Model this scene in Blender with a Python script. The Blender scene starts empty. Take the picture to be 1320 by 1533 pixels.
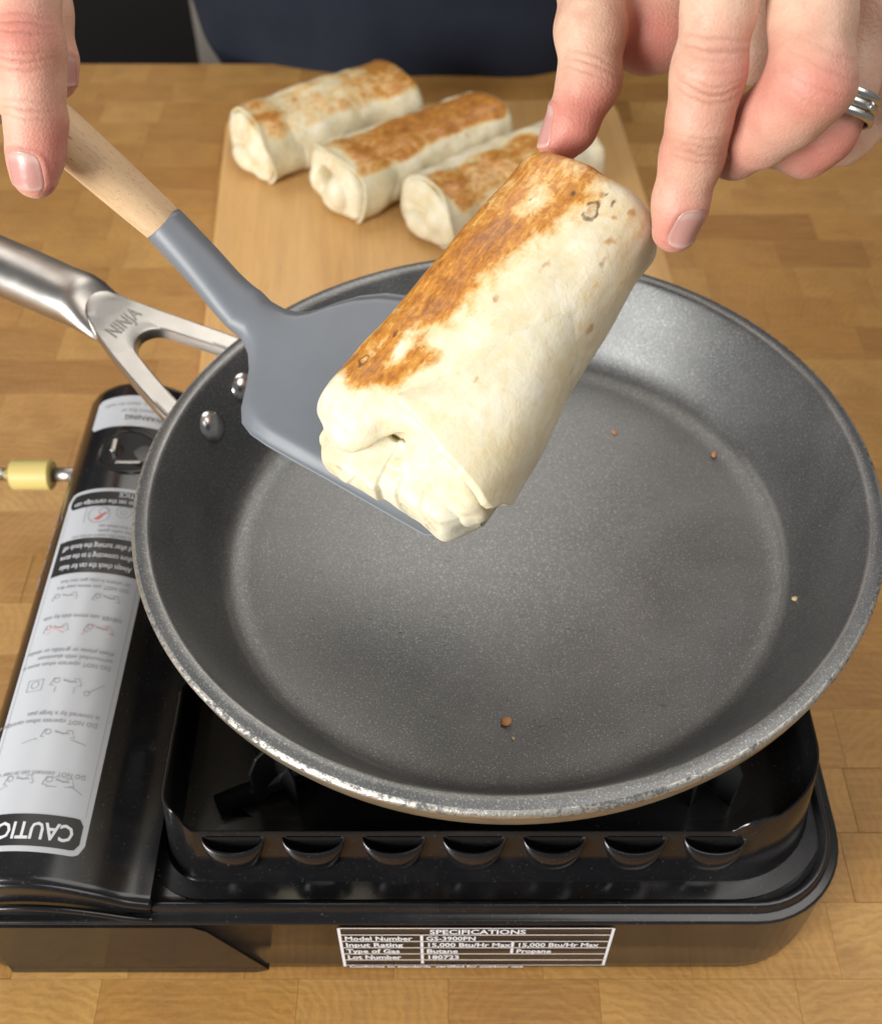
import bpy, bmesh, math, random
import numpy as np
from mathutils import Vector, Matrix
from mathutils.bvhtree import BVHTree

random.seed(7)
RNG = np.random.RandomState(11)
S = bpy.context.scene
COL = S.collection
PI = math.pi

# ------------------------------------------------------------------ camera
CAM = np.array([-0.0252, -0.3190, 0.4964])
PITCH = math.radians(48.5)
FPX, WPX, HPX = 1700.0, 1320.0, 1533.0
cd = bpy.data.cameras.new('camera')
cam = bpy.data.objects.new('camera', cd)
COL.objects.link(cam)
cam.location = CAM
cam.rotation_euler = (PI / 2 - PITCH, 0, 0)
cd.sensor_fit = 'HORIZONTAL'
cd.sensor_width = 36.0
cd.lens = FPX / WPX * 36.0
cd.clip_start = 0.01
cd.clip_end = 60
cd.dof.use_dof = True
cd.dof.focus_distance = 0.395
cd.dof.aperture_fstop = 15.0
S.camera = cam

# ------------------------------------------------------------------ world and lamps (an indoor kitchen)
w = bpy.data.worlds.new('World')
S.world = w
w.use_nodes = True
wb = w.node_tree.nodes['Background']
wb.inputs[0].default_value = (0.93, 0.96, 1.0, 1)
wb.inputs[1].default_value = 0.15


def area_lamp(name, loc, target, size, power, col):
    l = bpy.data.lights.new(name, 'AREA')
    l.energy = power
    l.shape = 'RECTANGLE'
    l.size, l.size_y = size
    l.color = col
    o = bpy.data.objects.new(name, l)
    COL.objects.link(o)
    o.location = loc
    o.rotation_euler = (Vector(target) - Vector(loc)).to_track_quat('-Z', 'Y').to_euler()
    return o


area_lamp('window_light', (-1.45, -1.35, 0.68), (0, 0, 0.15), (1.0, 1.0), 59, (1.0, 0.985, 0.96))
area_lamp('ceiling_light', (-0.25, 1.40, 1.85), (0, 0.0, 0.1), (1.7, 1.2), 17, (1.0, 0.95, 0.88))
area_lamp('room_light', (0.9, -0.3, 1.9), (0, 0.15, 0.1), (1.4, 1.4), 16, (1.0, 0.95, 0.9))

S.view_settings.view_transform = 'Standard'
S.view_settings.look = 'None'
S.view_settings.exposure = 0.28
S.view_settings.gamma = 1.0
S.render.engine = 'CYCLES'
S.cycles.use_denoising = True
S.cycles.max_bounces = 8

# ------------------------------------------------------------------ helpers
_f = np.array([0, math.cos(PITCH), -math.sin(PITCH)])
_r = np.array([1.0, 0, 0])
_u = np.cross(_r, _f)


def at(px, py, d):
    """the place d metres deep along the lens axis that is seen at pixel px, py of the photograph"""
    return CAM + d * (_f + _r * (px - WPX / 2) / FPX - _u * (py - HPX / 2) / FPX)


def atz(px, py, z):
    v = at(px, py, 1.0) - CAM
    return CAM + v * (z - CAM[2]) / v[2]


def pix(X):
    d = np.asarray(X) - CAM
    z = d @ _f
    return WPX / 2 + FPX * (d @ _r) / z, HPX / 2 - FPX * (d @ _u) / z, z


def unit(v):
    v = np.asarray(v, float)
    return v / np.linalg.norm(v)


def mesh_obj(name, V, F, mat=None, parent=None, smooth=True, bevel=0, flat_angle=None):
    me = bpy.data.meshes.new(name)
    me.from_pydata([tuple(map(float, v)) for v in V], [], [tuple(map(int, f)) for f in F])
    me.update()
    if smooth:
        me.polygons.foreach_set('use_smooth', [True] * len(me.polygons))
    o = bpy.data.objects.new(name, me)
    COL.objects.link(o)
    if mat:
        me.materials.append(mat)
    if parent:
        o.parent = parent
    if bevel:
        m = o.modifiers.new('bevel', 'BEVEL')
        m.width = bevel
        m.segments = 3
        m.limit_method = 'ANGLE'
        m.angle_limit = math.radians(35)
        m.harden_normals = True
    elif flat_angle:
        me.set_sharp_from_angle(angle=math.radians(flat_angle))
    return o


def fix_normals(o):
    bm = bmesh.new()
    bm.from_mesh(o.data)
    bmesh.ops.recalc_face_normals(bm, faces=bm.faces)
    bm.to_mesh(o.data)
    bm.free()
    return o


def empty(name, loc=(0, 0, 0)):
    o = bpy.data.objects.new(name, None)
    COL.objects.link(o)
    o.location = loc
    o.empty_display_size = 0.02
    return o


def tag(o, label=None, cat=None, group=None, kind=None):
    if label:
        o['label'] = label
    if cat:
        o['category'] = cat
    if group:
        o['group'] = group
    if kind:
        o['kind'] = kind
    return o


def loft(rings, closed=True, cap=True):
    """rings: list of (n,3) arrays"""
    n = len(rings[0])
    V = np.concatenate(rings)
    F = []
    for i in range(len(rings) - 1):
        for j in range(n if closed else n - 1):
            k = (j + 1) % n
            F.append((i * n + j, i * n + k, (i + 1) * n + k, (i + 1) * n + j))
    if cap and closed:
        F.append(tuple(range(n))[::-1])
        F.append(tuple((len(rings) - 1) * n + j for j in range(n)))
    return V, F


def lathe(profile, n=128):
    rings = []
    a = np.linspace(0, 2 * PI, n, endpoint=False)
    for r, z in profile:
        rings.append(np.stack([r * np.cos(a), r * np.sin(a), 0 * a + z], -1))
    return loft(rings, True, False)


def catmull(P, m=8):
    P = np.asarray(P, float)
    Q = np.vstack([2 * P[0] - P[1], P, 2 * P[-1] - P[-2]])
    out = []
    for i in range(1, len(Q) - 2):
        for t in np.linspace(0, 1, m, endpoint=False):
            p0, p1, p2, p3 = Q[i - 1:i + 3]
            out.append(.5 * (2 * p1 + (p2 - p0) * t + (2 * p0 - 5 * p1 + 4 * p2 - p3) * t * t + (3 * p1 - p0 - 3 * p2 + p3) * t ** 3))
    out.append(P[-1])
    return np.array(out)


def tube(path, rad, n=16, cap=True, flat=1.0, upv=(0, 0, 1)):
    path = np.asarray(path, float)
    rad = np.broadcast_to(np.asarray(rad, float), (len(path),))
    flat = np.broadcast_to(np.asarray(flat, float), (len(path),))
    rings = []
    a = np.linspace(0, 2 * PI, n, endpoint=False)
    for i, p in enumerate(path):
        t = unit(path[min(i + 1, len(path) - 1)] - path[max(i - 1, 0)])
        s = unit(np.cross(t, upv))
        q = np.cross(s, t)
        rings.append(p + rad[i] * (np.cos(a)[:, None] * s + flat[i] * np.sin(a)[:, None] * q))
    return loft(rings, True, cap)


def join(parts):
    V, F, o = [], [], 0
    for v, f in parts:
        V.append(np.asarray(v, float))
        F += [tuple(i + o for i in q) for q in f]
        o += len(v)
    return np.concatenate(V), F


def box(x0, x1, y0, y1, z0, z1):
    V = np.array([(x, y, z) for x in (x0, x1) for y in (y0, y1) for z in (z0, z1)], float)
    F = [(0, 1, 3, 2), (4, 6, 7, 5), (0, 4, 5, 1), (2, 3, 7, 6), (0, 2, 6, 4), (1, 5, 7, 3)]
    return V, F


def prism(outline, thick, to3d):
    """outline (n,2); to3d(u, v, w) -> point; extruded from w=0 to w=-thick"""
    n = len(outline)
    V = [to3d(u, v, 0) for u, v in outline] + [to3d(u, v, -thick) for u, v in outline]
    F = [tuple(range(n)), tuple(range(2 * n - 1, n - 1, -1))]
    for i in range(n):
        j = (i + 1) % n
        F.append((j, i, n + i, n + j))
    return np.array(V), F


def rrect4(x0, x1, y0, y1, rs, m=10):
    out = []
    for cx, cy, a0, r in ((x1, y1, 0, rs[0]), (x0, y1, 90, rs[1]), (x0, y0, 180, rs[2]), (x1, y0, 270, rs[3])):
        cx += -r if cx == x1 else r
        cy += -r if cy == y1 else r
        for k in range(m + 1):
            a = math.radians(a0 + 90 * k / m)
            out.append((cx + r * math.cos(a), cy + r * math.sin(a)))
    return np.array(out)


def rrect(x0, x1, y0, y1, r, m=10):
    out = []
    for cx, cy, a0 in ((x1 - r, y1 - r, 0), (x0 + r, y1 - r, 90), (x0 + r, y0 + r, 180), (x1 - r, y0 + r, 270)):
        for k in range(m + 1):
            a = math.radians(a0 + 90 * k / m)
            out.append((cx + r * math.cos(a), cy + r * math.sin(a)))
    return np.array(out)


def text_mesh(s, size, align='CENTER', bold=0.0, spacing=1.0):
    cu = bpy.data.curves.new('lettering', 'FONT')
    cu.body = s
    cu.size = size
    cu.align_x = align
    cu.offset = bold
    cu.space_character = spacing
    cu.resolution_u = 2
    o = bpy.data.objects.new('lettering', cu)
    COL.objects.link(o)
    dg = bpy.context.evaluated_depsgraph_get()
    me = o.evaluated_get(dg).to_mesh()
    V = np.array([v.co[:] for v in me.vertices]).reshape(-1, 3)
    F = [tuple(p.vertices) for p in me.polygons]
    o.evaluated_get(dg).to_mesh_clear()
    bpy.data.objects.remove(o)
    bpy.data.curves.remove(cu)
    return V, F


# value noise on points, for shapes
_PERM = RNG.rand(32, 32, 32).astype(np.float32)


def vnoise(P, scale, seed=0):
    P = np.asarray(P) * scale + seed * 7.31
    i = np.floor(P).astype(int)
    f = P - i
    f = f * f * (3 - 2 * f)
    out = 0
    for dx in (0, 1):
        for dy in (0, 1):
            for dz in (0, 1):
                wgt = (f[..., 0] if dx else 1 - f[..., 0]) * (f[..., 1] if dy else 1 - f[..., 1]) * (f[..., 2] if dz else 1 - f[..., 2])
                out = out + wgt * _PERM[(i[..., 0] + dx) % 32, (i[..., 1] + dy) % 32, (i[..., 2] + dz) % 32]
    return out * 2 - 1


def sstep(a, b, x):
    t = np.clip((x - a) / (b - a), 0, 1)
    return t * t * (3 - 2 * t)


def smin(a, b, k):
    h = np.clip(.5 + .5 * (b - a) / k, 0, 1)
    return b + (a - b) * h - k * h * (1 - h)


# ---- signed distance grid and surface nets
class Field:
    def __init__(self, lo, hi, h):
        self.lo = np.asarray(lo, float)
        self.h = h
        self.n = np.ceil((np.asarray(hi) - self.lo) / h).astype(int) + 1
        self.ax = [self.lo[i] + h * np.arange(self.n[i]) for i in range(3)]

    def new(self):
        return np.full(self.n, 0.05, np.float32)

    def pts(self):
        X, Y, Z = np.meshgrid(*self.ax, indexing='ij', sparse=True)
        return X, Y, Z

    def window(self, lo, hi):
        i0 = np.clip(np.floor((np.asarray(lo) - self.lo) / self.h).astype(int), 0, self.n - 1)
        i1 = np.clip(np.ceil((np.asarray(hi) - self.lo) / self.h).astype(int) + 1, 1, self.n)
        sl = tuple(slice(a, b) for a, b in zip(i0, i1))
        X, Y, Z = np.meshgrid(*[self.ax[i][sl[i]] for i in range(3)], indexing='ij', sparse=True)
        return sl, X, Y, Z

    def capsule(self, d, a, b, ra, rb, k):
        a, b = np.asarray(a), np.asarray(b)
        m = max(ra, rb) + k + .006
        sl, X, Y, Z = self.window(np.minimum(a, b) - m, np.maximum(a, b) + m)
        if 0 in d[sl].shape:
            return
        e = b - a
        L2 = max(e @ e, 1e-12)
        t = np.clip(((X - a[0]) * e[0] + (Y - a[1]) * e[1] + (Z - a[2]) * e[2]) / L2, 0, 1)
        q = np.sqrt((X - a[0] - t * e[0]) ** 2 + (Y - a[1] - t * e[1]) ** 2 + (Z - a[2] - t * e[2]) ** 2) - (ra + (rb - ra) * t)
        d[sl] = smin(d[sl], q.astype(np.float32), k)

    def ellipsoid(self, d, c, axes, rad, k, carve=False):
        """axes: rows are unit vectors"""
        c = np.asarray(c, float)
        R = np.asarray(axes, float)
        m = max(rad) + k + .004
        sl, X, Y, Z = self.window(c - m, c + m)
        if 0 in d[sl].shape:
            return
        q = 0
        for i in range(3):
            q = q + (((X - c[0]) * R[i, 0] + (Y - c[1]) * R[i, 1] + (Z - c[2]) * R[i, 2]) / rad[i]) ** 2
        q = ((np.sqrt(q) - 1) * min(rad)).astype(np.float32)
        if carve:
            d[sl] = -smin(-d[sl], q, k)
        else:
            d[sl] = smin(d[sl], q, k)

    def mesh(self, d):
        s = d < 0
        c = s[:-1, :-1, :-1].astype(np.int8)
        cnt = np.zeros(np.array(d.shape) - 1, np.int8)
        for dx in (0, 1):
            for dy in (0, 1):
                for dz in (0, 1):
                    cnt += s[dx:dx + cnt.shape[0], dy:dy + cnt.shape[1], dz:dz + cnt.shape[2]]
        cells = np.argwhere((cnt > 0) & (cnt < 8))
        idx = np.full(cnt.shape, -1, np.int64)
        idx[tuple(cells.T)] = np.arange(len(cells))
        acc = np.zeros((len(cells), 3))
        num = np.zeros(len(cells))
        corners = [(x, y, z) for x in (0, 1) for y in (0, 1) for z in (0, 1)]
        val = {q: d[cells[:, 0] + q[0], cells[:, 1] + q[1], cells[:, 2] + q[2]].astype(float) for q in corners}
        for q in corners:
            for ax in range(3):
                if q[ax] == 0:
                    p = list(q)
                    p[ax] = 1
                    p = tuple(p)
                    va, vb = val[q], val[p]
                    m = (va < 0) != (vb < 0)
                    t = np.where(m, va / np.where(m, va - vb, 1), 0)
                    pt = np.tile(np.array(q, float), (len(cells), 1))
                    pt[:, ax] += t
                    acc += pt * m[:, None]
                    num += m
        V = (cells + acc / num[:, None]) * self.h + self.lo
        F = []
        for ax in range(3):
            b, c_ = (ax + 1) % 3, (ax + 2) % 3
            sl0 = [slice(None)] * 3
            sl1 = [slice(None)] * 3
            sl0[ax] = slice(0, -1)
            sl1[ax] = slice(1, None)
            A, B = s[tuple(sl0)], s[tuple(sl1)]
            e = np.argwhere(A != B)
            e = e[(e[:, b] > 0) & (e[:, c_] > 0) & (e[:, b] < cnt.shape[b]) & (e[:, c_] < cnt.shape[c_])]
            inside = A[tuple(e.T)]
            o = []
            for db, dc in ((-1, -1), (0, -1), (0, 0), (-1, 0)):
                q = e.copy()
                q[:, b] += db
                q[:, c_] += dc
                o.append(idx[tuple(q.T)])
            o = np.stack(o, 1)
            o[~inside] = o[~inside][:, ::-1]
            F.append(o)
        return V, np.concatenate(F)


def fast_mesh(name, V, F, mat, parent=None):
    me = bpy.data.meshes.new(name)
    F = np.asarray(F)
    me.vertices.add(len(V))
    me.vertices.foreach_set('co', np.asarray(V, np.float32).ravel())
    me.loops.add(F.size)
    me.loops.foreach_set('vertex_index', F.astype(np.int32).ravel())
    me.polygons.add(len(F))
    me.polygons.foreach_set('loop_start', np.arange(0, F.size, F.shape[1], dtype=np.int32))
    me.polygons.foreach_set('use_smooth', np.ones(len(F), bool))
    me.update(calc_edges=True)
    me.validate()
    me.materials.append(mat)
    o = bpy.data.objects.new(name, me)
    COL.objects.link(o)
    if parent:
        o.parent = parent
    return o


def relax(V, F, it=2, lam=.5):
    E = np.concatenate([F[:, [0, 1]], F[:, [1, 2]], F[:, [2, 3]], F[:, [3, 0]]])
    for _ in range(it):
        acc = np.zeros_like(V)
        n = np.zeros(len(V))
        np.add.at(acc, E[:, 0], V[E[:, 1]])
        np.add.at(n, E[:, 0], 1)
        np.add.at(acc, E[:, 1], V[E[:, 0]])
        np.add.at(n, E[:, 1], 1)
        V = V + lam * (acc / n[:, None] - V)
    return V


def vnormals(V, F):
    N = np.zeros_like(V)
    fn = np.cross(V[F[:, 2]] - V[F[:, 0]], V[F[:, 3]] - V[F[:, 1]])
    for k in range(4):
        np.add.at(N, F[:, k], fn)
    return N / (np.linalg.norm(N, axis=1)[:, None] + 1e-12)


def set_attr(o, name, val):
    a = o.data.attributes.new(name, 'FLOAT', 'POINT')
    a.data.foreach_set('value', np.asarray(val, np.float32))


# ------------------------------------------------------------------ materials
class Nodes:
    def __init__(self, name):
        self.m = bpy.data.materials.new(name)
        self.m.use_nodes = True
        self.t = self.m.node_tree
        self.b = self.t.nodes['Principled BSDF']

    def n(self, typ, **kw):
        x = self.t.nodes.new('ShaderNode' + typ)
        for k, v in kw.items():
            setattr(x, k, v)
        return x

    def put(self, sock, v):
        if hasattr(v, 'is_linked') or isinstance(v, bpy.types.NodeSocket):
            self.t.links.new(v, sock)
        elif isinstance(v, (tuple, list)) and len(v) == 3 and sock.type == 'RGBA':
            sock.default_value = (*v, 1)
        else:
            sock.default_value = v

    def set(self, **kw):
        names = dict(color='Base Color', rough='Roughness', metal='Metallic', normal='Normal', spec='Specular IOR Level',
                     sss='Subsurface Weight', sssr='Subsurface Radius', ssss='Subsurface Scale', coat='Coat Weight', coatr='Coat Roughness',
                     sheen='Sheen Weight', aniso='Anisotropic')
        for k, v in kw.items():
            self.put(self.b.inputs[names[k]], v)
        return self

    def coord(self, kind='Object', scale=None):
        c = self.n('TexCoord').outputs[kind]
        if scale is not None:
            mp = self.n('Mapping')
            self.put(mp.inputs[0], c)
            mp.inputs['Scale'].default_value = scale
            return mp.outputs[0]
        return c

    def noise(self, vec, scale, detail=3, rough=.55, dist=0.0):
        x = self.n('TexNoise')
        self.put(x.inputs['Vector'], vec)
        x.inputs['Scale'].default_value = scale
        x.inputs['Detail'].default_value = detail
        x.inputs['Roughness'].default_value = rough
        x.inputs['Distortion'].default_value = dist
        return x.outputs['Fac']

    def voronoi(self, vec, scale, feature='F1', out='Distance'):
        x = self.n('TexVoronoi', feature=feature)
        self.put(x.inputs['Vector'], vec)
        x.inputs['Scale'].default_value = scale
        return x.outputs[out]

    def ramp(self, fac, stops):
        x = self.n('ValToRGB')
        self.put(x.inputs[0], fac)
        e = x.color_ramp.elements
        while len(e) < len(stops):
            e.new(.5)
        for el, (p, c) in zip(e, stops):
            el.position = p
            el.color = (*c, 1) if isinstance(c, (tuple, list)) else (c, c, c, 1)
        return x.outputs[0]

    def mapr(self, v, a, b, c=0.0, d=1.0):
        x = self.n('MapRange')
        self.put(x.inputs[0], v)
        for i, q in enumerate((a, b, c, d)):
            x.inputs[i + 1].default_value = q
        return x.outputs[0]

    def math(self, op, a, b=0.0, c=0.0):
        x = self.n('Math', operation=op)
        self.put(x.inputs[0], a)
        self.put(x.inputs[1], b)
        self.put(x.inputs[2], c)
        return x.outputs[0]

    def mix(self, f, a, b, blend='MIX'):
        x = self.n('Mix', data_type='RGBA', blend_type=blend)
        self.put(x.inputs[0], f)
        self.put(x.inputs[6], a)
        self.put(x.inputs[7], b)
        return x.outputs[2]

    def attr(self, name):
        return self.n('Attribute', attribute_name=name).outputs['Fac']

    def bump(self, h, strength=.3, dist=.001, normal=None):
        x = self.n('Bump')
        self.put(x.inputs['Height'], h)
        x.inputs['Strength'].default_value = strength
        x.inputs['Distance'].default_value = dist
        if normal is not None:
            self.put(x.inputs['Normal'], normal)
        return x.outputs[0]


def plain(name, color, rough=.5, metal=0.0, **kw):
    q = Nodes(name)
    q.set(color=color, rough=rough, metal=metal, **kw)
    return q.m


def mat_wood_block():
    q = Nodes('butcher_block_wood')
    oi = q.n('ObjectInfo')
    rnd = oi.outputs['Random']
    c = q.coord('Object')
    off = q.n('VectorMath', operation='ADD')
    q.put(off.inputs[0], c)
    cmb = q.n('CombineXYZ')
    q.put(cmb.inputs[0], q.math('MULTIPLY', rnd, 37.0))
    q.put(cmb.inputs[1], q.math('MULTIPLY', rnd, 91.0))
    q.put(cmb.inputs[2], q.math('MULTIPLY', rnd, 13.0))
    q.put(off.inputs[1], cmb.outputs[0])
    v = off.outputs[0]
    # growth rings: curved bands whose centre differs from block to block
    wv = q.n('TexWave', wave_type='RINGS', rings_direction='Z')
    sh = q.n('VectorMath', operation='ADD')
    q.put(sh.inputs[0], c)
    c2 = q.n('CombineXYZ')
    q.put(c2.inputs[0], q.math('MULTIPLY', q.math('SUBTRACT', q.math('FRACT', q.math('MULTIPLY', rnd, 17.3)), .5), .16))
    q.put(c2.inputs[1], q.math('MULTIPLY', q.math('SUBTRACT', q.math('FRACT', q.math('MULTIPLY', rnd, 41.7)), .1), .12))
    q.put(sh.inputs[1], c2.outputs[0])
    q.put(wv.inputs['Vector'], sh.outputs[0])
    wv.inputs['Scale'].default_value = 70
    wv.inputs['Distortion'].default_value = 7.0
    wv.inputs['Detail'].default_value = 3
    wv.inputs['Detail Scale'].default_value = 2.0
    ring = wv.outputs['Fac']
    big = q.noise(v, 28, 4, .6)
    fine = q.noise(v, 900, 2, .6)
    streak = q.noise(q.coord('Object', (26, 420, 60)), 1.0, 4, .65)
    base = q.ramp(q.math('FRACT', q.math('MULTIPLY', rnd, 7.77)), [(0, (.385, .182, .044)), (.2, (.490, .262, .072)), (.42, (.425, .212, .052)), (.62, (.560, .325, .102)), (.80, (.455, .234, .060)), (1, (.320, .146, .036))])
    col = q.mix(q.math('MULTIPLY', q.mapr(ring, .2, .9), .20), base, (.170, .078, .022))
    col = q.mix(q.math('MULTIPLY', q.mapr(big, .38, .72), .55), col, (.250, .115, .030))
    col = q.mix(q.math('MULTIPLY', q.mapr(streak, .42, .72), .42), col, (.560, .330, .110))
    col = q.mix(q.math('MULTIPLY', q.mapr(fine, .58, .75), .25), col, (.130, .060, .020))
    knot = q.mapr(q.noise(v, 60, 2, .5), .74, .82)
    col = q.mix(q.math('MULTIPLY', knot, .6), col, (.060, .028, .012))
    q.set(color=col, rough=q.mapr(big, .3, .7, .34, .50), spec=.45, normal=q.bump(q.math('ADD', fine, ring), .12, .0004))
    return q.m


def mat_board():
    q = Nodes('cutting_board_wood')
    c = q.coord('Object', (18, 2.0, 18))
    n = q.noise(c, 3.2, 4, .6, .3)
    f = q.noise(q.coord('Object', (420, 12, 420)), 1, 3, .6)
    strips = q.noise(q.coord('Object', (24, .001, .001)), 1, 0, 0)
    col = q.ramp(n, [(.25, (.500, .265, .078)), (.55, (.615, .350, .120)), (.8, (.675, .405, .155))])
    col = q.mix(q.math('MULTIPLY', q.mapr(f, .4, .75), .32), col, (.330, .180, .070))
    col = q.mix(q.math('MULTIPLY', q.mapr(strips, .35, .65), .3), col, (.680, .450, .210))
    kn = q.mapr(q.noise(q.coord('Object', (700, 40, 700)), 1, 2, .5), .66, .72)
    col = q.mix(q.math('MULTIPLY', kn, .35), col, (.36, .20, .09))
    q.set(color=col, rough=.5, normal=q.bump(f, .15, .0005))
    return q.m


def mat_handle_wood():
    q = Nodes('beech_wood')
    c = q.coord('Object', (1, 1, 1))
    n = q.noise(q.coord('Object', (160, 160, 12)), 1, 3, .6, .2)
    fl = q.noise(q.coord('Object', (3200, 3200, 210)), 1, 1, .4)
    col = q.ramp(n, [(.25, (.520, .340, .180)), (.55, (.640, .450, .265)), (.8, (.700, .520, .330))])
    col = q.mix(q.math('MULTIPLY', q.mapr(fl, .66, .72), .75), col, (.230, .120, .052))
    q.set(color=col, rough=.55, normal=q.bump(fl, .2, .0003))
    return q.m


def mat_coating():
    q = Nodes('nonstick_coating')
    c = q.coord('Object')
    n = q.noise(c, 30, 4, .6)
    sp = q.noise(c, 1500, 2, .7)
    sp2 = q.voronoi(c, 620, 'F1', 'Distance')
    scr = q.noise(q.coord('Object', (60, 900, 60)), 1, 2, .5)
    col = q.ramp(n, [(.3, (.158, .162, .162)), (.7, (.210, .213, .210))])
    col = q.mix(q.math('MULTIPLY', q.mapr(sp, .54, .70), .85), col, (.42, .42, .41))
    col = q.mix(q.math('MULTIPLY', q.mapr(sp2, .0, .20, 1, 0), .9), col, (.62, .62, .60))
    dk = q.mapr(q.noise(q.coord('Object', (260, 900, 260)), 1, 1, .4), .73, .78)
    col = q.mix(q.math('MULTIPLY', dk, .4), col, (.03, .03, .03))
    # paler broken rings where floor and wall meet and along the inner lip
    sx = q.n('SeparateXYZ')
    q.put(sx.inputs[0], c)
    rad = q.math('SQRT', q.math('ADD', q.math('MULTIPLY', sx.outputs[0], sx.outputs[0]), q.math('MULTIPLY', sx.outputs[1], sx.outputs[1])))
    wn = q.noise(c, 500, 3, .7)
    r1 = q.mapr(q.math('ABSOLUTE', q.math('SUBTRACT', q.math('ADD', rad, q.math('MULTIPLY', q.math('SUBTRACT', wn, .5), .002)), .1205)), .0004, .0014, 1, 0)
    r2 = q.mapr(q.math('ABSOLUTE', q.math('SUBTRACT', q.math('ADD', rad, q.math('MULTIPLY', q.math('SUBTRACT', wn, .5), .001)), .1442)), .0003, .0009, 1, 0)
    pale_rings = q.math('MULTIPLY', q.math('MAXIMUM', q.math('MULTIPLY', r1, .55), r2), q.mapr(q.noise(c, 14, 2, .5), .35, .6))
    col = q.mix(q.math('MULTIPLY', pale_rings, .7), col, (.50, .50, .48))
    q.set(color=col, rough=q.mapr(n, .3, .7, .40, .48), metal=.82, spec=.6,
          normal=q.bump(q.math('ADD', sp, q.math('MULTIPLY', scr, .3)), .22, .0006))
    return q.m


def mat_rim():
    q = Nodes('worn_pan_rim')
    c = q.coord('Object')
    n = q.noise(c, 420, 4, .7)
    n2 = q.noise(c, 22, 2, .5)
    k = q.mapr(q.math('ADD', n, q.math('MULTIPLY', q.math('SUBTRACT', n2, .5), .5)), .40, .56)
    col = q.mix(k, (.10, .10, .095), (.52, .50, .45))
    q.set(color=col, rough=q.mapr(k, 0, 1, .6, .38), metal=q.mapr(k, 0, 1, .2, .9), normal=q.bump(n, .5, .0008))
    return q.m


def mat_pan_outside():
    q = Nodes('pan_outer_shell')
    c = q.coord('Object')
    n = q.noise(c, 60, 4, .6)
    f = q.noise(c, 900, 2, .6)
    col = q.ramp(n, [(.3, (.20, .175, .125)), (.7, (.30, .27, .21))])
    q.set(color=col, rough=.42, metal=.75, normal=q.bump(f, .2, .0004))
    return q.m


def mat_steel(name='brushed_steel', base=(.55, .53, .50), rough=.30):
    q = Nodes(name)
    n = q.noise(q.coord('Object', (2200, 2200, 90)), 1, 2, .5)
    s = q.noise(q.coord('Object'), 40, 3, .6)
    q.set(color=base, metal=1.0, rough=q.mapr(s, .3, .7, rough - .04, rough + .08), normal=q.bump(n, .05, .0002))
    return q.m


def mat_gloss_black():
    q = Nodes('black_enamel')
    c = q.coord('Object')
    d = q.noise(c, 700, 3, .7)
    s = q.noise(c, 16, 4, .6)
    sm = q.noise(c, 9, 5, .7, .8)
    dust = q.math('ADD', q.math('MULTIPLY', q.mapr(d, .64, .76), .40), q.math('MULTIPLY', q.mapr(sm, .55, .8), .06))
    col = q.mix(dust, (.0075, .0075, .0085), (.20, .19, .18))
    q.set(color=col, rough=q.mapr(q.math('ADD', s, q.math('MULTIPLY', q.math('SUBTRACT', sm, .5), .6)), .3, .8, .09, .30), spec=.6, normal=q.bump(s, .05, .002))
    return q.m


def mat_silicone():
    q = Nodes('grey_silicone')
    f = q.noise(q.coord('Object'), 1800, 2, .6)
    s = q.noise(q.coord('Object'), 35, 3, .6)
    col = q.ramp(s, [(.3, (.140, .154, .173)), (.7, (.158, .173, .193))])
    q.set(color=col, rough=.42, spec=.45, normal=q.bump(f, .12, .0003))
    return q.m


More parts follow.
